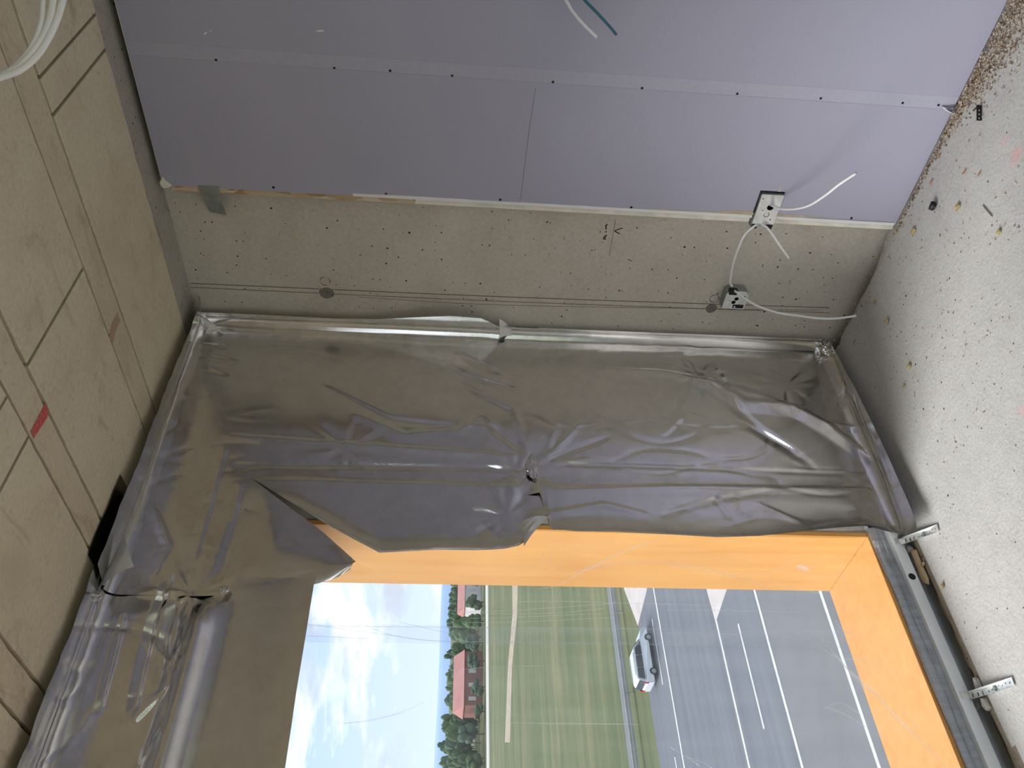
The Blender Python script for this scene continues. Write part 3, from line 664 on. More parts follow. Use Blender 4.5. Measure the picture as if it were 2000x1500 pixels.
# corner sheet: upper strip beside the window, corner under the ceiling and a loose cut flap
ZN = xz(490, 930)[1]; XN = xz(490, 930)[0]
XS, ZS = xz(440, 1160)
EB = edgefn([(490,930),(520,950),(560,978),(600,1005),(640,1030),(690,1058),(742,1086),(790,1083),(850,1080),(930,1081),(985,1078),(1012,1072),(1022,1066),(1035,1040),(1060,1020),(1073,1010)], 'z')
FB = wallflap([(385,606),(410,622),(440,612),(500,613),(560,616),(650,622),(740,622),(800,615),(880,606),(940,612),(965,632),(990,655),(1015,668)])
def flapc(x): return .178+.02*noise.noise(Vector((x*5, 2, 0)))+.012*noise.noise(Vector((x*17, 2, 0)))
def upper():
    V, Fc, G = [], [], []; L = pi*R_/2
    zb = xz(1073,1010)[1]; n = 110
    for i in range(n+1):
        z = zb+(ZN-zb)*i/n; xe = interp(z, EB); smx = L+max(.02, interp(z, FB)-R_-.04)*1.05; row = []
        for j in range(NCOL+1):
            xs = (xe-X0)+(smx-(xe-X0))*j/NCOL; X = X0+min(xs, R_); d = xs-(xe-X0)
            ex = edgecurl(d, .030*sstep(ZN, ZN-.25, z)) + .010*sstep(1.83, 1.70, X) + .004
            row.append(foil_point(xs, None, z, None, 1.7, 1.0, ex))
        G.append(row)
    quadgrid(G, V, Fc)
    # head part up to the ceiling and its flap
    G = []; n2 = 80; smax = L+.10; nn = 190
    for i in range(n2+1):
        row = []; z = ZN+(ZC-ZN)*i/n2; smx = L+max(.02, interp(z, FB)-R_-.04)*1.05; xl = XS+.02*noise.noise(Vector((z*6, 1, 1)))
        for j in range(nn+1):
            xs = (xl-X0)+(smx-(xl-X0))*j/nn; X = X0+min(xs, R_)
            zl = ZN+(ZS-ZN)*min(1, max(0, (XN-X)/(XN-XS))); zs = (zl-Z0T)+(smax-(zl-Z0T))*i/n2; z = Z0T+min(zs, R_)
            s2 = zs if zs < L else L+(zs-L)/(smax-L)*(flapc(X)-R_)
            ex = .010*sstep(1.83, 1.70, X)*sstep(ZN+.25, ZN, z)+.004
            row.append(foil_point(xs, None, s2, True, 1.7, 1.15, ex))
        G.append(row)
    quadgrid(G, V, Fc)
    # the cut flap hanging from the head part, its tip swinging free
    A = [(490,930),(530,962),(580,1000),(625,1035),(660,1068),(685,1093),(696,1106)]; B = [(440,1160),(480,1156),(530,1150),(575,1147),(612,1143),(655,1133),(685,1118)]
    A = catmull([Vector((*xz(*p), 0)) for p in A], 10); B = catmull([Vector((*xz(*p), 0)) for p in B], 10); G = []
    for i in range(len(A)):
        t = i/(len(A)-1); row = []
        for j in range(61):
            q = A[i].lerp(B[i], j/60); x, z = q.x, q.y
            sw = sin(pi*j/60)*.012*sstep(0, .3, t) + .035*t**1.5 + .010*t*(1-j/60)
            row.append(foil_point(x-X0, None, z, None, 1.7, 1-.6*t, .004+.010*sstep(1.83, 1.70, x)*(1-t)+sw))
        G.append(row)
    quadgrid(G, V, Fc)
    o = foil_obj(V, Fc, 'silver foil sheet in upper window corner with loose triangular cut flap')
    return o
fo_up = upper()
# folded-back corner of the upper sheet and the torn seam between the two sheets
def dogear(parent, P, label, bulge=.018):
    a, b, c = [Vector(q) for q in P]; n = 14; V, Fc, idx = [], [], {}
    for i in range(n+1):
        for j in range(n+1-i):
            u, v_ = i/n, j/n; w = 1-u-v_; idx[i, j] = len(V)
            V.append(a*w+b*u+c*v_ + Vector((0, -bulge*4*(u+v_)*(1-(u+v_))-.004, 0)) + Vector((0, -.003*noise.noise(Vector((u*5, v_*5, 1))), 0)))
    for i in range(n):
        for j in range(n-i):
            Fc.append((idx[i,j], idx[i+1,j], idx[i,j+1]))
            if j < n-i-1: Fc.append((idx[i+1,j], idx[i+1,j+1], idx[i,j+1]))
    o = new('turned_corner', V, Fc, M['foilback'], parent, True); o['label'] = label; return o
P3 = lambda a, b, y: on(a, b, 'y', y)
dogear(fo_up, (P3(1071,1011,2.262), P3(1023,1068,2.262), P3(1020,1020,2.255)), 'pale turned-back foil corner')
dogear(fo_up, (on(1010,664,'x',2.525), on(975,624,'x',2.515), on(976,662,'x',2.49)), 'pale turned-back foil corner')
dogear(fo_up, (P3(262,1108,2.20), P3(188,1158,2.235), P3(243,1045,2.22)), 'pale turned-back foil flap under ceiling')
dogear(fo_up, (on(380,612,'x',2.50), on(440,655,'x',2.44), on(405,640,'x',2.45)), 'rolled foil tip in the ceiling corner')
# crumpled gather where the sheets overlap
def crumple(parent, c, size, n, seed, ax=(1, .25, 1), nm='crumpled_gather'):
    random.seed(seed); bm = bmesh.new(); bmesh.ops.create_icosphere(bm, subdivisions=4, radius=1)
    for v in bm.verts:
        p = v.co.copy(); f = 1+.35*noise.noise(p*2.3+Vector((seed,0,0)))+.22*(1-2*abs(noise.noise(p*5+Vector((0,seed,0)))))+.1*noise.noise(p*11)
        v.co = Vector(c)+Vector((p.x*ax[0], p.y*ax[1], p.z*ax[2]))*f*size
    return frombm(nm, bm, M['foil'], parent, False)
crumple(fo_up, on(1016,690,'x',2.50), .020, 1, 3)
crumple(fo_up, on(1014,775,'y',2.288), .016, 1, 5, (1.4,.25,.7))
crumple(fo_up, on(1040,910,'y',2.275), .028, 1, 8, (1.6,.2,.7))
crumple(fo_low, on(1618,684,'y',2.24), .030, 1, 11, (.8,.5,1))
# head sheet under the ceiling, left of the corner sheet: rolled fold and hanging lower edge
ED = sorted([(x, z) for x, z in [xz(a, b, 2.262) for a, b in ((612,1144),(606,1180),(598,1230),(588,1290),(578,1350),(568,1420),(556,1500))]])
def head():
    V, Fc, G = [], [], []; L = pi*R_/2; smax = L+.085; n = 150; nc = 330; xr, xl = XS+.06, -.80
    for i in range(n+1):
        t = i/n; row = []
        for j in range(nc+1):
            X = xr+(xl-xr)*j/nc; zb = interp(X, ED) if X > ED[0][0] else ED[0][1]-.01*noise.noise(Vector((X*4, 0, 0)))
            s_lo = zb-Z0T; zs = smax+(s_lo-smax)*t
            z = Z0T+min(zs, R_)
            if zs > L: zs = L+(zs-L)/(smax-L)*(flapc(X)-R_)
            roll = .055*exp(-((z-2.375)/.040)**2)*sstep(XS+.03, XS-.12, X)
            ex = -.004 + roll + .022*sstep(2.40, 2.30, z) + edgecurl(abs(z-zb), .012)
            am = 1.5*sstep(2.36, 2.46, z)+.35
            row.append(foil_point(X-X0, None, zs, True, 8.3, am, ex))
        G.append(row)
    quadgrid(G, V, Fc)
    return foil_obj(V, Fc, 'silver foil sheet over window head with rolled fold and hanging lower edge')
fo_head = head()
crumple(fo_head, on(188,1162,'y',2.245), .018, 1, 21)
crumple(fo_head, on(437,1152,'y',2.262), .014, 1, 23)
# dark inner layer showing in the gap along the ceiling
bm = bmesh.new()
V, Fc, G = [], [], []
for i in range(9):
    row = []
    for j in range(70):
        x = 1.62-.30*j/69; y = 2.11+.16*i/8+.006*noise.noise(Vector((x*9, i*.3, 0)))
        row.append(Vector((x, y, ZC-.006-.004*noise.noise(Vector((x*14, y*14, 5))))))
    G.append(row)
quadgrid(G, V, Fc); new('inner_layer', V, Fc, M['foil'], fo_up, True)['label'] = 'dark inner foil layer in the ceiling gap'

# ------------------------------------------------------------------ plastic film over the opening
def filmy(x, z): return 2.332+.004*noise.noise(Vector((x*2.5, z*.8, 1)))+.0025*noise.noise(Vector((x*9, z*2, 4)))
V, Fc, G = [], [], []
for i in range(71):
    z = .108+(2.42-.108)*i/70
    G.append([Vector((-.74+2.36*j/90, filmy(-.74+2.36*j/90, z)-.010*sstep(.2, .10, z), z)) for j in range(91)])
quadgrid(G, V, Fc); pf = tag(new('plastic_film', V, Fc, M['film'], None, True), 'clear creased plastic film stretched across window opening', 'plastic film')
def filmribbon(pts, w, mat=M['crease'], nm='film_crease', y=2.325):
    P = catmull([on(a, b, 'y', y) for a, b in pts], 6) if len(pts) > 2 else [on(a, b, 'y', y) for a, b in pts]
    V, Fc = [], []
    for i, p in enumerate(P):
        t = (P[min(i+1, len(P)-1)]-P[max(i-1, 0)]).normalized(); s = t.cross(Vector((0,1,0))); ww = w*(.5+.5*sin(pi*(i+.5)/len(P)))
        q = Vector((p.x, filmy(p.x, p.z)-.006, p.z)); V += [q-s*ww/2, q+Vector((0, -.0022, 0)), q+s*ww/2]
    for i in range(len(P)-1): Fc += [(3*i, 3*i+1, 3*i+4, 3*i+3), (3*i+1, 3*i+2, 3*i+5, 3*i+4)]
    return new(nm, V, Fc, mat, pf, True)
# overlap band and its edges
G = [[Vector((x, filmy(x, z)-.004, z)) for x in [on(1100, 1225+35*j/6, 'y', 2.33).x for j in range(7)]] for z in [on(1648, 1242, 'y', 2.33).z+(2.09-on(1648, 1242, 'y', 2.33).z)*i/40 for i in range(41)]]
V, Fc = [], []; quadgrid(G, V, Fc); new('film_overlap', V, Fc, M['filmlap'], pf, True)
for pts, w in (
    ([(600,1218),(760,1240),(860,1252),(1000,1253),(1300,1259),(1640,1262)], .0022), ([(580,1222),(700,1223),(780,1224),(1000,1226),(1300,1228)], .0016),
    ([(640,1200),(690,1210),(740,1232),(800,1247),(880,1253)], .002), ([(780,1215),(830,1226),(880,1238)], .002), ([(570,1240),(640,1243),(720,1247)], .0016),
    ([(670,1414),(740,1402),(790,1388),(828,1371)], .002), ([(660,1412),(720,1408),(790,1391)], .0014), ([(880,1310),(960,1303),(1060,1300)], .0016),
    ([(1640,1285),(1660,1310),(1700,1345),(1750,1400),(1805,1455),(1850,1500)], .0065), ([(1600,1240),(1630,1275),(1665,1320),(1690,1345)], .004),
    ([(1605,1240),(1640,1290),(1690,1340),(1730,1372)], .0025), ([(1560,1235),(1600,1262),(1640,1285),(1700,1288)], .0016),
    ([(1610,1380),(1650,1395),(1690,1420)], .002), ([(1610,1385),(1640,1372),(1680,1395)], .0016), ([(1625,1195),(1640,1225),(1665,1240)], .002),
    ([(1050,1150),(1090,1143),(1130,1120),(1180,1095),(1240,1068),(1300,1050)], .0045), ([(1100,1125),(1160,1107),(1220,1098),(1290,1100),(1360,1110)], .0035),
    ([(1300,1098),(1370,1107),(1440,1127),(1520,1143),(1600,1158)], .0035), ([(1360,1112),(1440,1130),(1500,1148)], .002), ([(1540,1106),(1480,1118),(1420,1124)], .0018),
    ([(1060,1075),(1062,1090),(1055,1110)], .0018), ([(1085,1058),(1075,1090),(1068,1112)], .0016), ([(1100,1060),(1108,1085),(1090,1100)], .0016), ([(1120,1062),(1128,1080),(1118,1100)], .0014),
    ([(900,1195),(1000,1192),(1100,1185),(1200,1178)], .0014), ([(905,1208),(1010,1205),(1120,1200),(1220,1196)], .0014), ([(910,1216),(1050,1213),(1200,1205)], .0012),
    ([(1010,1175),(1100,1174),(1250,1178),(1400,1182)], .0012), ([(870,1190),(960,1198),(1080,1197),(1180,1188)], .0012), ([(980,1411),(1080,1413),(1200,1414),(1250,1415)], .003),
    ([(1310,1460),(1340,1478),(1365,1495)], .0018), ([(1340,1478),(1375,1490),(1390,1500)], .0018), ([(1660,1150),(1640,1112),(1664,1080),(1690,1055)], .0018),
    ([(1300,1190),(1420,1192),(1560,1196)], .001), ([(1290,1235),(1420,1238),(1600,1244)], .001)):
    filmribbon(pts, w)
o = filmribbon([(1556,1106),(1568,1108),(1580,1112)], .022, M['crease'], 'film_patch')
# loose film bunched along the sill, tucked behind the steel rail
def bunch(name, ya, za, ra, seed, x0=-.72, x1=1.62):
    V, Fc, G = [], [], []
    for i in range(181):
        x = x0+(x1-x0)*i/180; row = []
        rr = ra*(1+.35*noise.noise(Vector((x*3, seed, 0))))
        for j in range(19):
            th = 2*pi*j/18; f = rr*(1+.30*noise.noise(Vector((x*4, cos(th)*1.8, sin(th)*1.8+seed)))+.12*noise.noise(Vector((x*22, cos(th)*3, sin(th)*3+seed))))
            row.append(Vector((x, ya+f*.55*cos(th)+.004*noise.noise(Vector((x*5, seed, 2))), za+f*sin(th)*1.2)))
        G.append(row)
    quadgrid(G, V, Fc); o = new(name, V, Fc, M['filmroll'], pf, True); o['label'] = 'grey bunched film along the sill'; return o
bunch('film_bunch', 2.318, .098, .016, 2.); bunch('film_bunch', 2.314, .072, .011, 6.)

# ------------------------------------------------------------------ steel rail at the floor, straps, rubble
M['membr'] = plain('grey membrane', (.74,.78,.82), .5, 0, .1, 10)
rail = tag(empty('steel_rail', (.5, 2.315, .02)), 'long pale steel rail along floor edge below window', 'steel rail')
def rp(o): o.parent = rail; o.location = -rail.location; return o
bm = bmesh.new(); bmbox(bm, (-.8, 2.292, .020), (1.655, 2.2945, .060), .0006); bmbox(bm, (-.8, 2.2945, .0575), (1.655, 2.324, .060), .0006); bmbox(bm, (-.8, 2.2945, .020), (1.655, 2.324, .0225), .0006)
rp(frombm('rail_profile', bm, M['railm']))
c = on(1780, 1126, 'y', 2.292); rp(cyl('rail_hole', (c.x, 2.2918, .041), (0,1,0), .0125, .0012, M['black'], None, 22))
rp(box('back_membrane', (-.8, 2.3365, -.05), (1.70, 2.3395, .112), M['membr']))
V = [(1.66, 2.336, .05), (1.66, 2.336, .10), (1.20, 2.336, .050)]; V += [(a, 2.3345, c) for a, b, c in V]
rp(new('painted_shadow_wedge', V, [(0,1,2),(5,4,3),(0,3,4,1),(1,4,5,2),(2,5,3,0)], M['black']))  # black wedge standing in for the shadow behind the rail
def strap(a, b, label, w=.024):
    p, q = on(*a, 'z', .014), on(*b, 'z', .006); d = (q-p); d.z = 0; Ls = d.length; d.normalize(); s = Vector((-d.y, d.x, 0))
    root = tag(empty('perforated_strap', q), label, 'steel strap', 'perforated steel straps on the floor edge')
    def slot(c, l, h, r=None): return [(c-l/2, -h/2), (c+l/2, -h/2), (c+l/2, h/2), (c-l/2, h/2)]
    holes = [slot(Ls*.16, .004, w*.5), slot(Ls*.23, .004, w*.5), slot(Ls*.30, .004, w*.5), circ(Ls*.44, 0, .003, 12), circ(Ls*.52, 0, .003, 12), circ(Ls*.68, .004, .0025, 10), circ(Ls*.76, 0, .0025, 10), circ(Ls*.84, .003, .0025, 10), circ(Ls*.93, 0, .003, 12)]
    def xf(u, v, h): r_ = p+d*u+s*v; return (r_.x, r_.y, .004+.030*sstep(.07, 0, u)+h+.0016)
    o = plate('strap_band', [(0, -w/2), (Ls, -w/2), (Ls, w/2), (0, w/2)], holes, .0016, xf, M['strapm'], root); o.location = -root.location
    c = p+d*Ls*.60; o = cyl('strap_bolt', (c.x, c.y, .008), (0,0,1), .007, .007, M['galvdull'], root, 8, .001); o.location = -root.location
    # upturned end tab hooked on the rail
    o = box('hook_tab', (p.x-.011, 2.2895, .02), (p.x+.011, 2.2915, .05), M['strapm'], root); o.location = -root.location
strap((1764,1060), (1831,1031), 'pale perforated steel strap on floor beside foil and cardboard scrap')
strap((1892,1363), (1978,1331), 'pale perforated steel strap on floor over mortar shards')
def shard(name, poly, z0, z1, mat, label, cat, group=None, seed=0):
    P = [on(a, b, 'z', z0) for a, b in poly]; n = len(P); c = sum(P, Vector())/n
    V = [(p.x, p.y, z0) for p in P] + [(c.x+(p.x-c.x)*.9, c.y+(p.y-c.y)*.9, z1*(1+.25*noise.noise(Vector((i*1.7, seed, 0))))) for i, p in enumerate(P)]
    o = new(name, V, [tuple(range(n))[::-1], tuple(range(n, 2*n))]+[(i, (i+1) % n, n+(i+1) % n, n+i) for i in range(n)], mat)
    return tag(o, label, cat, group)
M['card'] = plain('tan cardboard', (.56,.42,.25), .85, 0, .15, 20)
M['mortar'] = plain('grey mortar', (.52,.49,.44), .9, 0, .2, 45, .4)
shard('cardboard_scrap', [(1782,1074),(1790,1073),(1803,1105),(1814,1130),(1815,1142),(1806,1140),(1795,1110)], .001, .010, M['card'], 'tan cardboard scrap wedged between steel rail and floor', 'cardboard')
shard('mortar_shard', [(1906,1322),(1912,1326),(1922,1350),(1914,1352)], .001, .014, M['mortar'], 'thin upright mortar shard beside perforated strap', 'mortar shard', 'mortar shards by the rail', 1)
shard('mortar_shard', [(1920,1362),(1927,1364),(1936,1382),(1932,1389),(1924,1380)], .001, .012, M['mortar'], 'bent mortar shard lying just past perforated strap', 'mortar shard', 'mortar shards by the rail', 2)
shard('mortar_shard', [(1902,1372),(1912,1374),(1917,1380),(1908,1386),(1900,1382)], .001, .010, M['mortar'], 'small mortar crumb between strap and steel rail', 'mortar shard', 'mortar shards by the rail', 3)
shard('mortar_shard', [(1768,1068),(1778,1066),(1785,1072),(1780,1080),(1770,1078)], .001, .014, M['mortar'], 'rounded mortar lump at end of cardboard scrap', 'mortar shard', 'mortar shards by the rail', 4)

# litter on the floor
def crumb(px, py, r, mat, label, cat, seed, group=None, sq=(1,1,.6), nm='foam_crumb'):
    c = on(px, py, 'z', 0); bm = bmesh.new(); bmesh.ops.create_icosphere(bm, subdivisions=2, radius=1)
    lo = 9
    for v in bm.verts:
        p = v.co; f = r*(1+.5*noise.noise(p*1.6+Vector((seed*3.1, 0, 0)))+.3*noise.noise(p*4+Vector((0, seed, 0)))); v.co = Vector((p.x*sq[0], p.y*sq[1], p.z*sq[2]))*f; lo = min(lo, v.co.z)
    for v in bm.verts: v.co.z -= lo
    o = frombm(nm, bm, mat); o.location = (c.x, c.y, .001); return tag(o, label, cat, group)
M['foam'] = plain('yellow foam', (.42,.34,.16), .9, 0, .4, 90, .4)
M['brown'] = plain('brown wood crumb', (.33,.17,.08), .9, 0, .4, 60)
for i, (px, py, r, lab) in enumerate(((1873,405,.010,'yellow foam crumb next to black tape knot on floor'), (1953,454,.008,'dark yellow foam crumb alone on floor past the splinter'),
        (1786,452,.011,'long yellow foam crumb on floor off the plasterboard corner'), (1735,628,.010,'yellow foam crumb on floor near drooping cable end'), (1778,715,.009,'olive foam crumb on floor off the foil edge'),
        (1767,755,.006,'tiny olive foam crumb on floor near foil flap'), (1710,590,.007,'brown-yellow foam crumb on floor by the wall joint'), (1806,1102,.007,'foam crumb by the cardboard scrap'), (1843,1145,.007,'small foam blot on floor between the two straps'))):
    crumb(px, py, r, M['foam'], lab, 'foam crumb', i+1, 'yellow foam crumbs on the floor', (1, 1.3, .55))
crumb(1828, 402, .013, M['black'], 'crumpled black tape knot lying on floor', 'tape', 31, None, (1, 1.2, .7), 'tape_knot')
for i, (px, py, lab) in enumerate(((1836,305,'brown wood chip in front of plasterboard edge'), (1886,335,'reddish wood chip in middle of dark flecks'), (1914,340,'pinkish wood chip beside dark flecks'), (1820,355,'small brown chip near plasterboard foot'))):
    crumb(px, py, .005, M['brown'], lab, 'wood chip', 50+i, 'single wood chips on the floor', (.6, 1.8, .5), 'wood_chip')
# black perforated clip standing on edge
c = on(1917, 236, 'z', 0); q = on(1917, 206, 'z', 0); du = q-c; Lc = du.length; du.normalize()
clip = tag(empty('plastic_clip', c), 'small black perforated clip standing on edge on floor', 'clip')
plate('clip_strip', [(0, 0), (Lc, 0), (Lc, .016), (0, .016)], [circ(Lc*f, .008, .0032, 12) for f in (.14, .40, .66)], .003, lambda u, v, w: (du.x*u-du.y*w, du.y*u+du.x*w, v+.001), M['black'], clip)
tube('clip_tail', [Vector((du.x*Lc*.9, du.y*Lc*.9, .004)), Vector((du.x*Lc*.9+.014, du.y*Lc*.9+.012, .005)), Vector((du.x*Lc*.8+.03, du.y*Lc*.8+.022, .003))], .002, M['black'], clip, 8)
p, q = on(1919, 402, 'z', .003), on(1937, 424, 'z', .003)
tag(tube('wood_splinter', [p, (p+q)/2+Vector((0,0,.001)), q], .0024, M['mortar'], None, 7), 'thin pale splinter lying on floor past the foam crumb', 'splinter')
# sawdust and shavings along the foot of the boards
M['shave'] = None
k = NT('wood shavings'); oi = k.n('ShaderNodeTexCoord'); d = k.vor(oi.outputs['Object'], 160)
k.bsdf(k.ramp(d.outputs['Color'], [(.15, (.10,.06,.035)), (.45, (.36,.25,.16)), (.8, (.66,.57,.45))]), .85); M['shave'] = k.m
random.seed(11); V, Fc = [], []
for i in range(4200):
    y = random.uniform(.55, 1.62); side = abs(random.gauss(0, 1))
    wid = .070*sstep(1.30, .75, y)+.012
    if y > 1.0 and random.random() < .75*sstep(1.0, 1.3, y): continue
    x = XD-.0075-side*wid
    if random.random() < .10: x = random.uniform(1.6, XD); y = random.uniform(.5, 2.0)
    if random.random() < .03: y = random.uniform(1.6, 2.2); x = XW-.03-abs(random.gauss(0, .05))
    if x < 1.4: continue
    l, w, h = random.uniform(.003, .011), random.uniform(.0012, .004), random.uniform(.001, .005)
    a = random.uniform(0, pi*2); z0 = .001+random.random()*.010*exp(-side*1.2)*sstep(1.5, .9, y); til = random.uniform(-.5, .5); ca, sa = cos(a), sin(a); b = len(V)
    for u, v_, t in ((-1,-1,0),(1,-1,0),(1,1,0),(-1,1,0),(-.8,-.8,1),(.8,-.8,1),(.8,.8,1),(-.8,.8,1)):
        V.append((x+ca*u*l/2-sa*v_*w/2, y+sa*u*l/2+ca*v_*w/2, max(.0006, z0+t*h*.5+u*til*l/2)))
    Fc += [(b, b+3, b+2, b+1), (b+4, b+5, b+6, b+7)]+[(b+q, b+(q+1) % 4, b+4+(q+1) % 4, b+4+q) for q in range(4)]
tag(new('wood_shavings', V, Fc, M['shave']), 'brown sawdust and shavings along foot of plasterboards', 'sawdust', None, 'stuff')

# ------------------------------------------------------------------ outside: road, verge, van, trees, farm
ZG = -15.75
def gp(px, py): return on(px, py, 'z', ZG)
k = NT('meadow grass'); v = k.coord((.05, 1, 1)); v2 = k.coord((.10, .30, 1)); a = k.noise(v, .30, 6, .70); b = k.noise(v2, .22, 6, .68)
col = k.mix(.62, k.ramp(a, [(.3, (.028,.055,.017)), (.5, (.085,.10,.036)), (.72, (.25,.21,.10))]), k.ramp(b, [(.3, (.030,.058,.018)), (.55, (.095,.105,.042)), (.75, (.24,.20,.095))]))
k.bsdf(col, .95); M['grass'] = k.m
k = NT('asphalt'); v = k.coord((.03, 1, 1)); a = k.noise(v, 1.1, 5, .6)
k.bsdf(k.ramp(a, [(.3, (.095,.104,.118)), (.7, (.13,.14,.155))]), .9); M['asph'] = k.m
M['asph2'] = plain('pale asphalt', (.135,.137,.142), .9, 0, .06, .4)
M['gravel'] = plain('pale paved wedge', (.42,.38,.35), .9, 0, .1, .8)
M['line'] = plain('road paint', (.48,.48,.45), .8, 0, .15, 3)
M['dirt'] = plain('dirt track', (.30,.25,.18), .95, 0, .2, .5)
ground = tag(box('ground', (-1600, -1500, ZG-1), (1600, 1500, ZG-.02), M['grass']), 'meadow grass beyond the road', None, None, 'structure')
road = tag(box('road', (-500, 18, ZG-.6), (700, gp(1267,1341).y+.3, ZG), M['asph']), 'grey dual carriageway below the building', None, None, 'structure')
def yline(a, b): return (gp(*a).y+gp(*b).y)/2
def lane(y, w, x0=-200, x1=400, mat='line', nm='lane_line'): box(nm, (x0, y-w/2, ZG), (x1, y+w/2, ZG+.012), M[mat], road)
Y1, Y2, Y3, Y4 = yline((1270,1150),(1345,1500)), yline((1380,1150),(1470,1500)), yline((1467,1150),(1575,1500)), yline((1605,1155),(1715,1500))
lane(Y1, .28); lane(Y2, .26); lane(Y3, .26); lane(Y4, .24)
box('hard_shoulder', (-400, 18, ZG-.01), (600, Y3-.25, ZG+.006), M['asph2'], road)
yd = yline((1440,1222),(1495,1420)); xa, xb = gp(1495,1420).x, gp(1440,1222).x
for n in range(-2, 5): lane(yd, .2, xa+n*14, xa+n*14+(xb-xa))
yd2 = gp(1280,1290).y; xa, xb = gp(1292,1342).x, gp(1266,1227).x
for n in (-2, -1, 0, 1): lane(yd2-1.0, .2, xa+n*11, xa+n*11+(xb-xa))
def gpoly(name, pts, mat, parent, dz=.015):
    P = [gp(*q) for q in pts]; n = len(P); V = [(p.x, p.y, ZG+dz) for p in P]+[(p.x, p.y, ZG-.05) for p in P]
    return new(name, V, [tuple(range(n))]+[(i, (i+1) % n, n+(i+1) % n, n+i) for i in range(n)], mat, parent)
def wedge(tip, side, shoulder, dz):                                    # paved island: a tip that widens, then runs on beside the lane
    t, p, q = gp(*tip), gp(*side), gp(*shoulder); P = [(t.x, t.y), (q.x, q.y), (q.x+70, q.y), (q.x+70, p.y), (p.x, p.y)]; n = len(P)
    V = [(x, y, ZG+dz) for x, y in P]+[(x, y, ZG-.05) for x, y in P]
    new('paved_wedge', V, [tuple(range(n))]+[(i, (i+1) % n, n+(i+1) % n, n+i) for i in range(n)], M['gravel'], road)
wedge((1398,1216), (1382,1158), (1420,1150), .015)
wedge((1246,1222), (1219,1150), (1264,1150), .02)
yg = gp(1250, 1345).y
track = tag(box('path', (-300, gp(1205,1250).y-1.6, ZG-.3), (500, gp(1205,1250).y+1.6, ZG+.0), M['asph2']), 'narrow asphalt path behind the guard rail', None, None, 'structure')
M['steelrail'] = plain('weathered guard rail', (.30,.31,.30), .7, .2, .1, 2)
yg = gp(1222, 1250).y
gr = tag(empty('guard_rail', (30, yg, ZG)), 'long grey guard rail along far road verge', 'guard rail')
for h in (.35, .62): o = box('rail_beam', (-80, yg-.06, ZG+h), (160, yg+.06, ZG+h+.22), M['steelrail'], gr); o.location = -gr.location
for n in range(24): o = box('rail_post', (-50+n*8, yg-.05, ZG-.1), (-49.88+n*8, yg+.05, ZG+.8), M['steelrail'], gr); o.location = -gr.location
yf = yline((950,1150),(955,1490))
fr = tag(box('far_road', (-300, yf-7, ZG-.3), (900, yf+9, ZG+.05), M['gravel']), 'pale far road in front of the trees', None, None, 'structure')
box('far_road_stripe', (-300, yf-2.2, ZG), (900, yf+2.2, ZG+.12), M['line'], fr)
o = gpoly('dirt_track', [(1000,1100),(1012,1100),(1010,1200),(1000,1300),(996,1450),(986,1450),(992,1300),(1001,1200)], M['dirt'], ground, 0); 
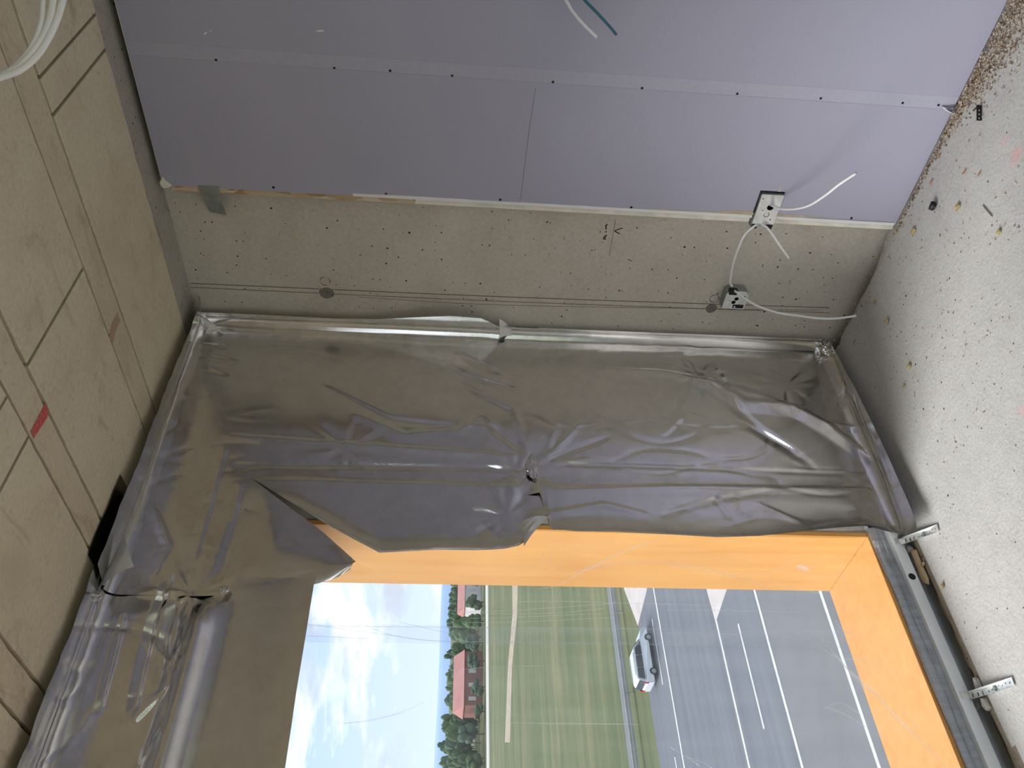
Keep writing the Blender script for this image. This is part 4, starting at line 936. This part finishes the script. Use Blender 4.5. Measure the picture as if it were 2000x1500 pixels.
# van
def van():
    A, B = gp(1273, 1226), gp(1281, 1341); L = 4.75; cx = (A.x+B.x)/2; cy = gp(1283,1284).y+1.25
    root = tag(empty('van', (cx, cy, ZG)), 'silver estate van driving along the far carriageway', 'van')
    M['vanp'] = plain('silver car paint', (.62,.66,.68), .3, .3, .04, 1); M['glass'] = plain('dark car glass', (.02,.03,.035), .1, 0, .1, 1)
    M['tyre'] = plain('tyre rubber', (.02,.02,.02), .8, 0, .2, 8); M['tail'] = plain('red tail light', (.45,.03,.03), .3, 0, .1, 3)
    prof = [(-2.35,.35),(-2.38,.95),(-2.30,1.10),(-2.12,1.62),(-1.95,1.72),(.45,1.74),(.62,1.68),(1.35,1.08),(2.15,.92),(2.36,.70),(2.36,.35)]
    bm = bmesh.new(); S2 = [[bm.verts.new((x, y*(.86 if z > 1.05 else 1.), z)) for x, z in prof] for y in (-.92, .92)]
    bm.faces.new(S2[0]); bm.faces.new(S2[1][::-1]); n = len(prof)
    for i in range(n): j = (i+1) % n; bm.faces.new((S2[0][i], S2[0][j], S2[1][j], S2[1][i]))
    bmesh.ops.recalc_face_normals(bm, faces=bm.faces); bmesh.ops.bevel(bm, geom=list(bm.edges), offset=.05, segments=2, affect='EDGES')
    frombm('body', bm, M['vanp'], root)
    for s in (-1, 1):
        for x0, x1, x2, x3 in ((-2.05,-1.15,-1.15,-1.92),(-1.08,-.10,-.10,-1.08),(-.02,1.12,.52,-.02)):
            y0, y1 = s*.925, s*.815; V = [(x0, y0*.985, 1.10), (x1, y0*.985, 1.10), (x2, y1, 1.60), (x3, y1, 1.60)]; V += [(a, b-s*.03, c) for a, b, c in V]
            new('side_window', V, [(0,1,2,3),(7,6,5,4),(0,4,5,1),(1,5,6,2),(2,6,7,3),(3,7,4,0)], M['glass'], root)
        for x in (-1.45, 1.45):
            w = cyl('wheel', (x, s*.84, .33), (0,1,0), .33, .2, M['tyre'], root, 24, .03); cyl('wheel_hub', (x, s*.945, .33), (0,1,0), .19, .012, M['galvdull'], w, 16)
        box('tail_light', (-2.42, s*.80-.09, .85), (-2.34, s*.80+.09, 1.25), M['tail'], root, .02)
        box('roof_rail', (-1.7, s*.70-.03, 1.76), (.2, s*.70+.03, 1.81), M['steelrail'], root, .01)
    V = [(.70,-.74,1.63),(.70,.74,1.63),(1.28,.84,1.15),(1.28,-.84,1.15)]; V += [(a+.03, b, c+.02) for a, b, c in V]
    new('windscreen', V, [(3,2,1,0),(4,5,6,7),(0,1,5,4),(1,2,6,5),(2,3,7,6),(3,0,4,7)], M['glass'], root)
    V = [(-2.33,-.8,1.12),(-2.33,.8,1.12),(-2.16,.72,1.58),(-2.16,-.72,1.58)]; V += [(a-.03, b, c) for a, b, c in V]
    new('rear_window', V, [(0,1,2,3),(7,6,5,4),(0,4,5,1),(1,5,6,2),(2,6,7,3),(3,7,4,0)], M['glass'], root)
van()
# hills, with distance haze painted into their blue
def hills():
    V, Fc = [], []; n = 120
    for i in range(n+1):
        x = -3000+9000*i/n; h = 20+5*noise.noise(Vector((x*.0016, 0, 3)))+2*noise.noise(Vector((x*.007, 0, 3)))
        V += [(x, 1300, ZG-3), (x, 1330, ZG+h*.7), (x, 1420, ZG+h), (x, 1800, ZG-3)]
    for i in range(n):
        a = 4*i; Fc += [(a, a+4, a+5, a+1), (a+1, a+5, a+6, a+2), (a+2, a+6, a+7, a+3)]
    k = NT('hills with painted haze'); v = k.coord((1, 1, 3)); k.bsdf(k.ramp(k.noise(v, .004, 4), [(.3, (.22,.32,.50)), (.7, (.30,.41,.60))]), 1.0)
    tag(new('hills', V, Fc, k.m, None, True), 'blue hills with painted haze on the horizon', None, None, 'structure')
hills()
far = tag(box('far_plain', (-4000, 1500, ZG-3), (7000, 3400, ZG-1), M['grass']), 'far plain', None, None, 'structure')
# trees
M['bark'] = plain('bark', (.09,.065,.045), .95, 0, .3, 3)
leafs = []
for nm, lo, hi in (('dark leaves', (.022,.055,.022), (.06,.11,.04)), ('mid leaves', (.035,.08,.028), (.09,.15,.05)), ('blue green leaves', (.03,.065,.045), (.07,.12,.075))):
    k = NT(nm); v = k.coord(); k.bsdf(k.ramp(k.noise(v, .9, 5, .7), [(.35, lo), (.7, hi)]), .9, 0, [(k.noise(v, 1.6, 5, .7), .8, .6)]); leafs.append(k.m)
protos = []
def tree_meshes(seed):
    bm = bmesh.new(); random.seed(seed)
    for q in range(9):
        a, h = random.uniform(0, 6.3), random.uniform(.32, .88); rr = .33*(1-.75*abs(h-.55)); r = random.uniform(.17, .25)*(1.15-.5*h)
        t = bmesh.new(); bmesh.ops.create_icosphere(t, subdivisions=3, radius=r)
        for v in t.verts:
            p = v.co; v.co = p*(1+.35*noise.noise(p*9+Vector((q, seed, 0)))+.2*noise.noise(p*24+Vector((q, seed, 0))))+Vector((cos(a)*rr*.6, sin(a)*rr*.6, h))
        me = bpy.data.meshes.new('t'); t.to_mesh(me); t.free(); bm.from_mesh(me); bpy.data.meshes.remove(me)
    cm = bpy.data.meshes.new('crown'); bm.to_mesh(cm); bm.free(); cm.polygons.foreach_set('use_smooth', [True]*len(cm.polygons)); cm.materials.append(leafs[seed % 3])
    bm = bmesh.new(); bmesh.ops.create_cone(bm, cap_ends=True, segments=8, radius1=.028, radius2=.012, depth=.62, matrix=Matrix.Translation((0, 0, .30)))
    tm = bpy.data.meshes.new('trunk'); bm.to_mesh(tm); bm.free(); tm.materials.append(M['bark'])
    return cm, tm
protos = [tree_meshes(s) for s in range(5)]
TL = ['dark leafy tree in belt beyond the far road', 'mid green leafy tree in belt beyond the far road', 'blue-green leafy tree in belt beyond the far road']
barn_c = on(935, 1325, 'z', ZG)
BX = [(CAM+ray(905,q)*((yf+34)/ray(905,q).y)).x for q in (1378, 1272)]; HX = [(CAM+ray(905,q)*((yf+44)/ray(905,q).y)).x for q in (1186, 1118)]
random.seed(5); placed = []
for row in range(11):
    dy = 6+row*8.5; y0_ = yf+14+dy; xq = .20*y0_
    while xq < .74*y0_:
        x = xq+random.uniform(-1, 1); y = y0_+random.uniform(-1.2, 1.2); xq += random.uniform(8.0, 10.0); ang = x/y
        skip = False
        for (bx0, bx1, by, dep) in ((BX[0], BX[1], yf+34, 12), (HX[0], HX[1], yf+44, 10)):
            if bx0-6.5 < x < bx1+6.5 and by-6.5 < y < by+dep+6.5: skip = True          # not inside a building
            if row > 0 and y < by and bx0-4 < x*by/y < bx1+4: skip = True               # clear yard in front
        if skip: continue
        H_ = random.uniform(9.5, 13.0)+.26*row + (1.8 if ang < .40 else 0) - (random.uniform(3.5, 6) if row == 0 else 0); rad = 4.1
        if any(hypot(x-a, y-b) < 8.0 for a, b in placed): continue
        placed.append((x, y)); ci = random.randrange(5)
        root = empty('tree', (x, y, ZG-.05)); sx = rad/.46*random.uniform(.95, 1.08); root.scale = (sx, sx, H_); root.rotation_euler.z = random.uniform(0, 6.3)
        for nm, me in (('crown', protos[ci][0]), ('trunk', protos[ci][1])):
            o = bpy.data.objects.new(nm, me); COL.objects.link(o); o.parent = root
        tag(root, TL[ci % 3], 'tree', TL[ci % 3].split(' in belt')[0]+'s in the tree belt')
# barns
def barn(pa, pb, dist_y, wallh, roofh, depth, wallm, roofm, label):
    x0, x1 = sorted(((CAM+ray(*pa)*((dist_y)/ray(*pa).y)).x, (CAM+ray(*pb)*((dist_y)/ray(*pb).y)).x)); y0 = dist_y
    root = tag(empty('farm_building', ((x0+x1)/2, y0, ZG)), label, 'building', 'farm buildings among the trees')
    box('wall', (-(x1-x0)/2, 0, 0), ((x1-x0)/2, depth, wallh), wallm, root)
    hx = (x1-x0)/2+.5; V = [(-hx, -.5, wallh-.1), (hx, -.5, wallh-.1), (hx, depth/2, wallh+roofh), (-hx, depth/2, wallh+roofh), (hx, depth+.5, wallh-.1), (-hx, depth+.5, wallh-.1)]
    new('roof', V, [(0,1,2,3), (3,2,4,5), (0,3,5), (1,4,2), (0,5,4,1)], roofm, root)
    n = max(2, int((x1-x0)/5))
    for i in range(n):
        xx = -(x1-x0)/2+(i+.5)*(x1-x0)/n; box('window', (xx-.8, -.06, wallh*.35), (xx+.8, .02, wallh*.75), M['line'], root)
M['barnred'] = plain('red barn boards', (.22,.10,.08), .9, 0, .15, .5); M['rooftile'] = plain('faded red roof', (.50,.23,.20), .85, 0, .1, .3); M['housewhite'] = plain('white house boards', (.55,.52,.52), .9, 0, .1, .5)
barn((905,1272), (905,1378), yf+34, 7.5, 4.2, 12, M['barnred'], M['rooftile'], 'long red barn with faded red roof among trees')
barn((905,1120), (905,1186), yf+44, 7.5, 3.0, 10, M['housewhite'], M['rooftile'], 'white farmhouse with faded red roof among trees')
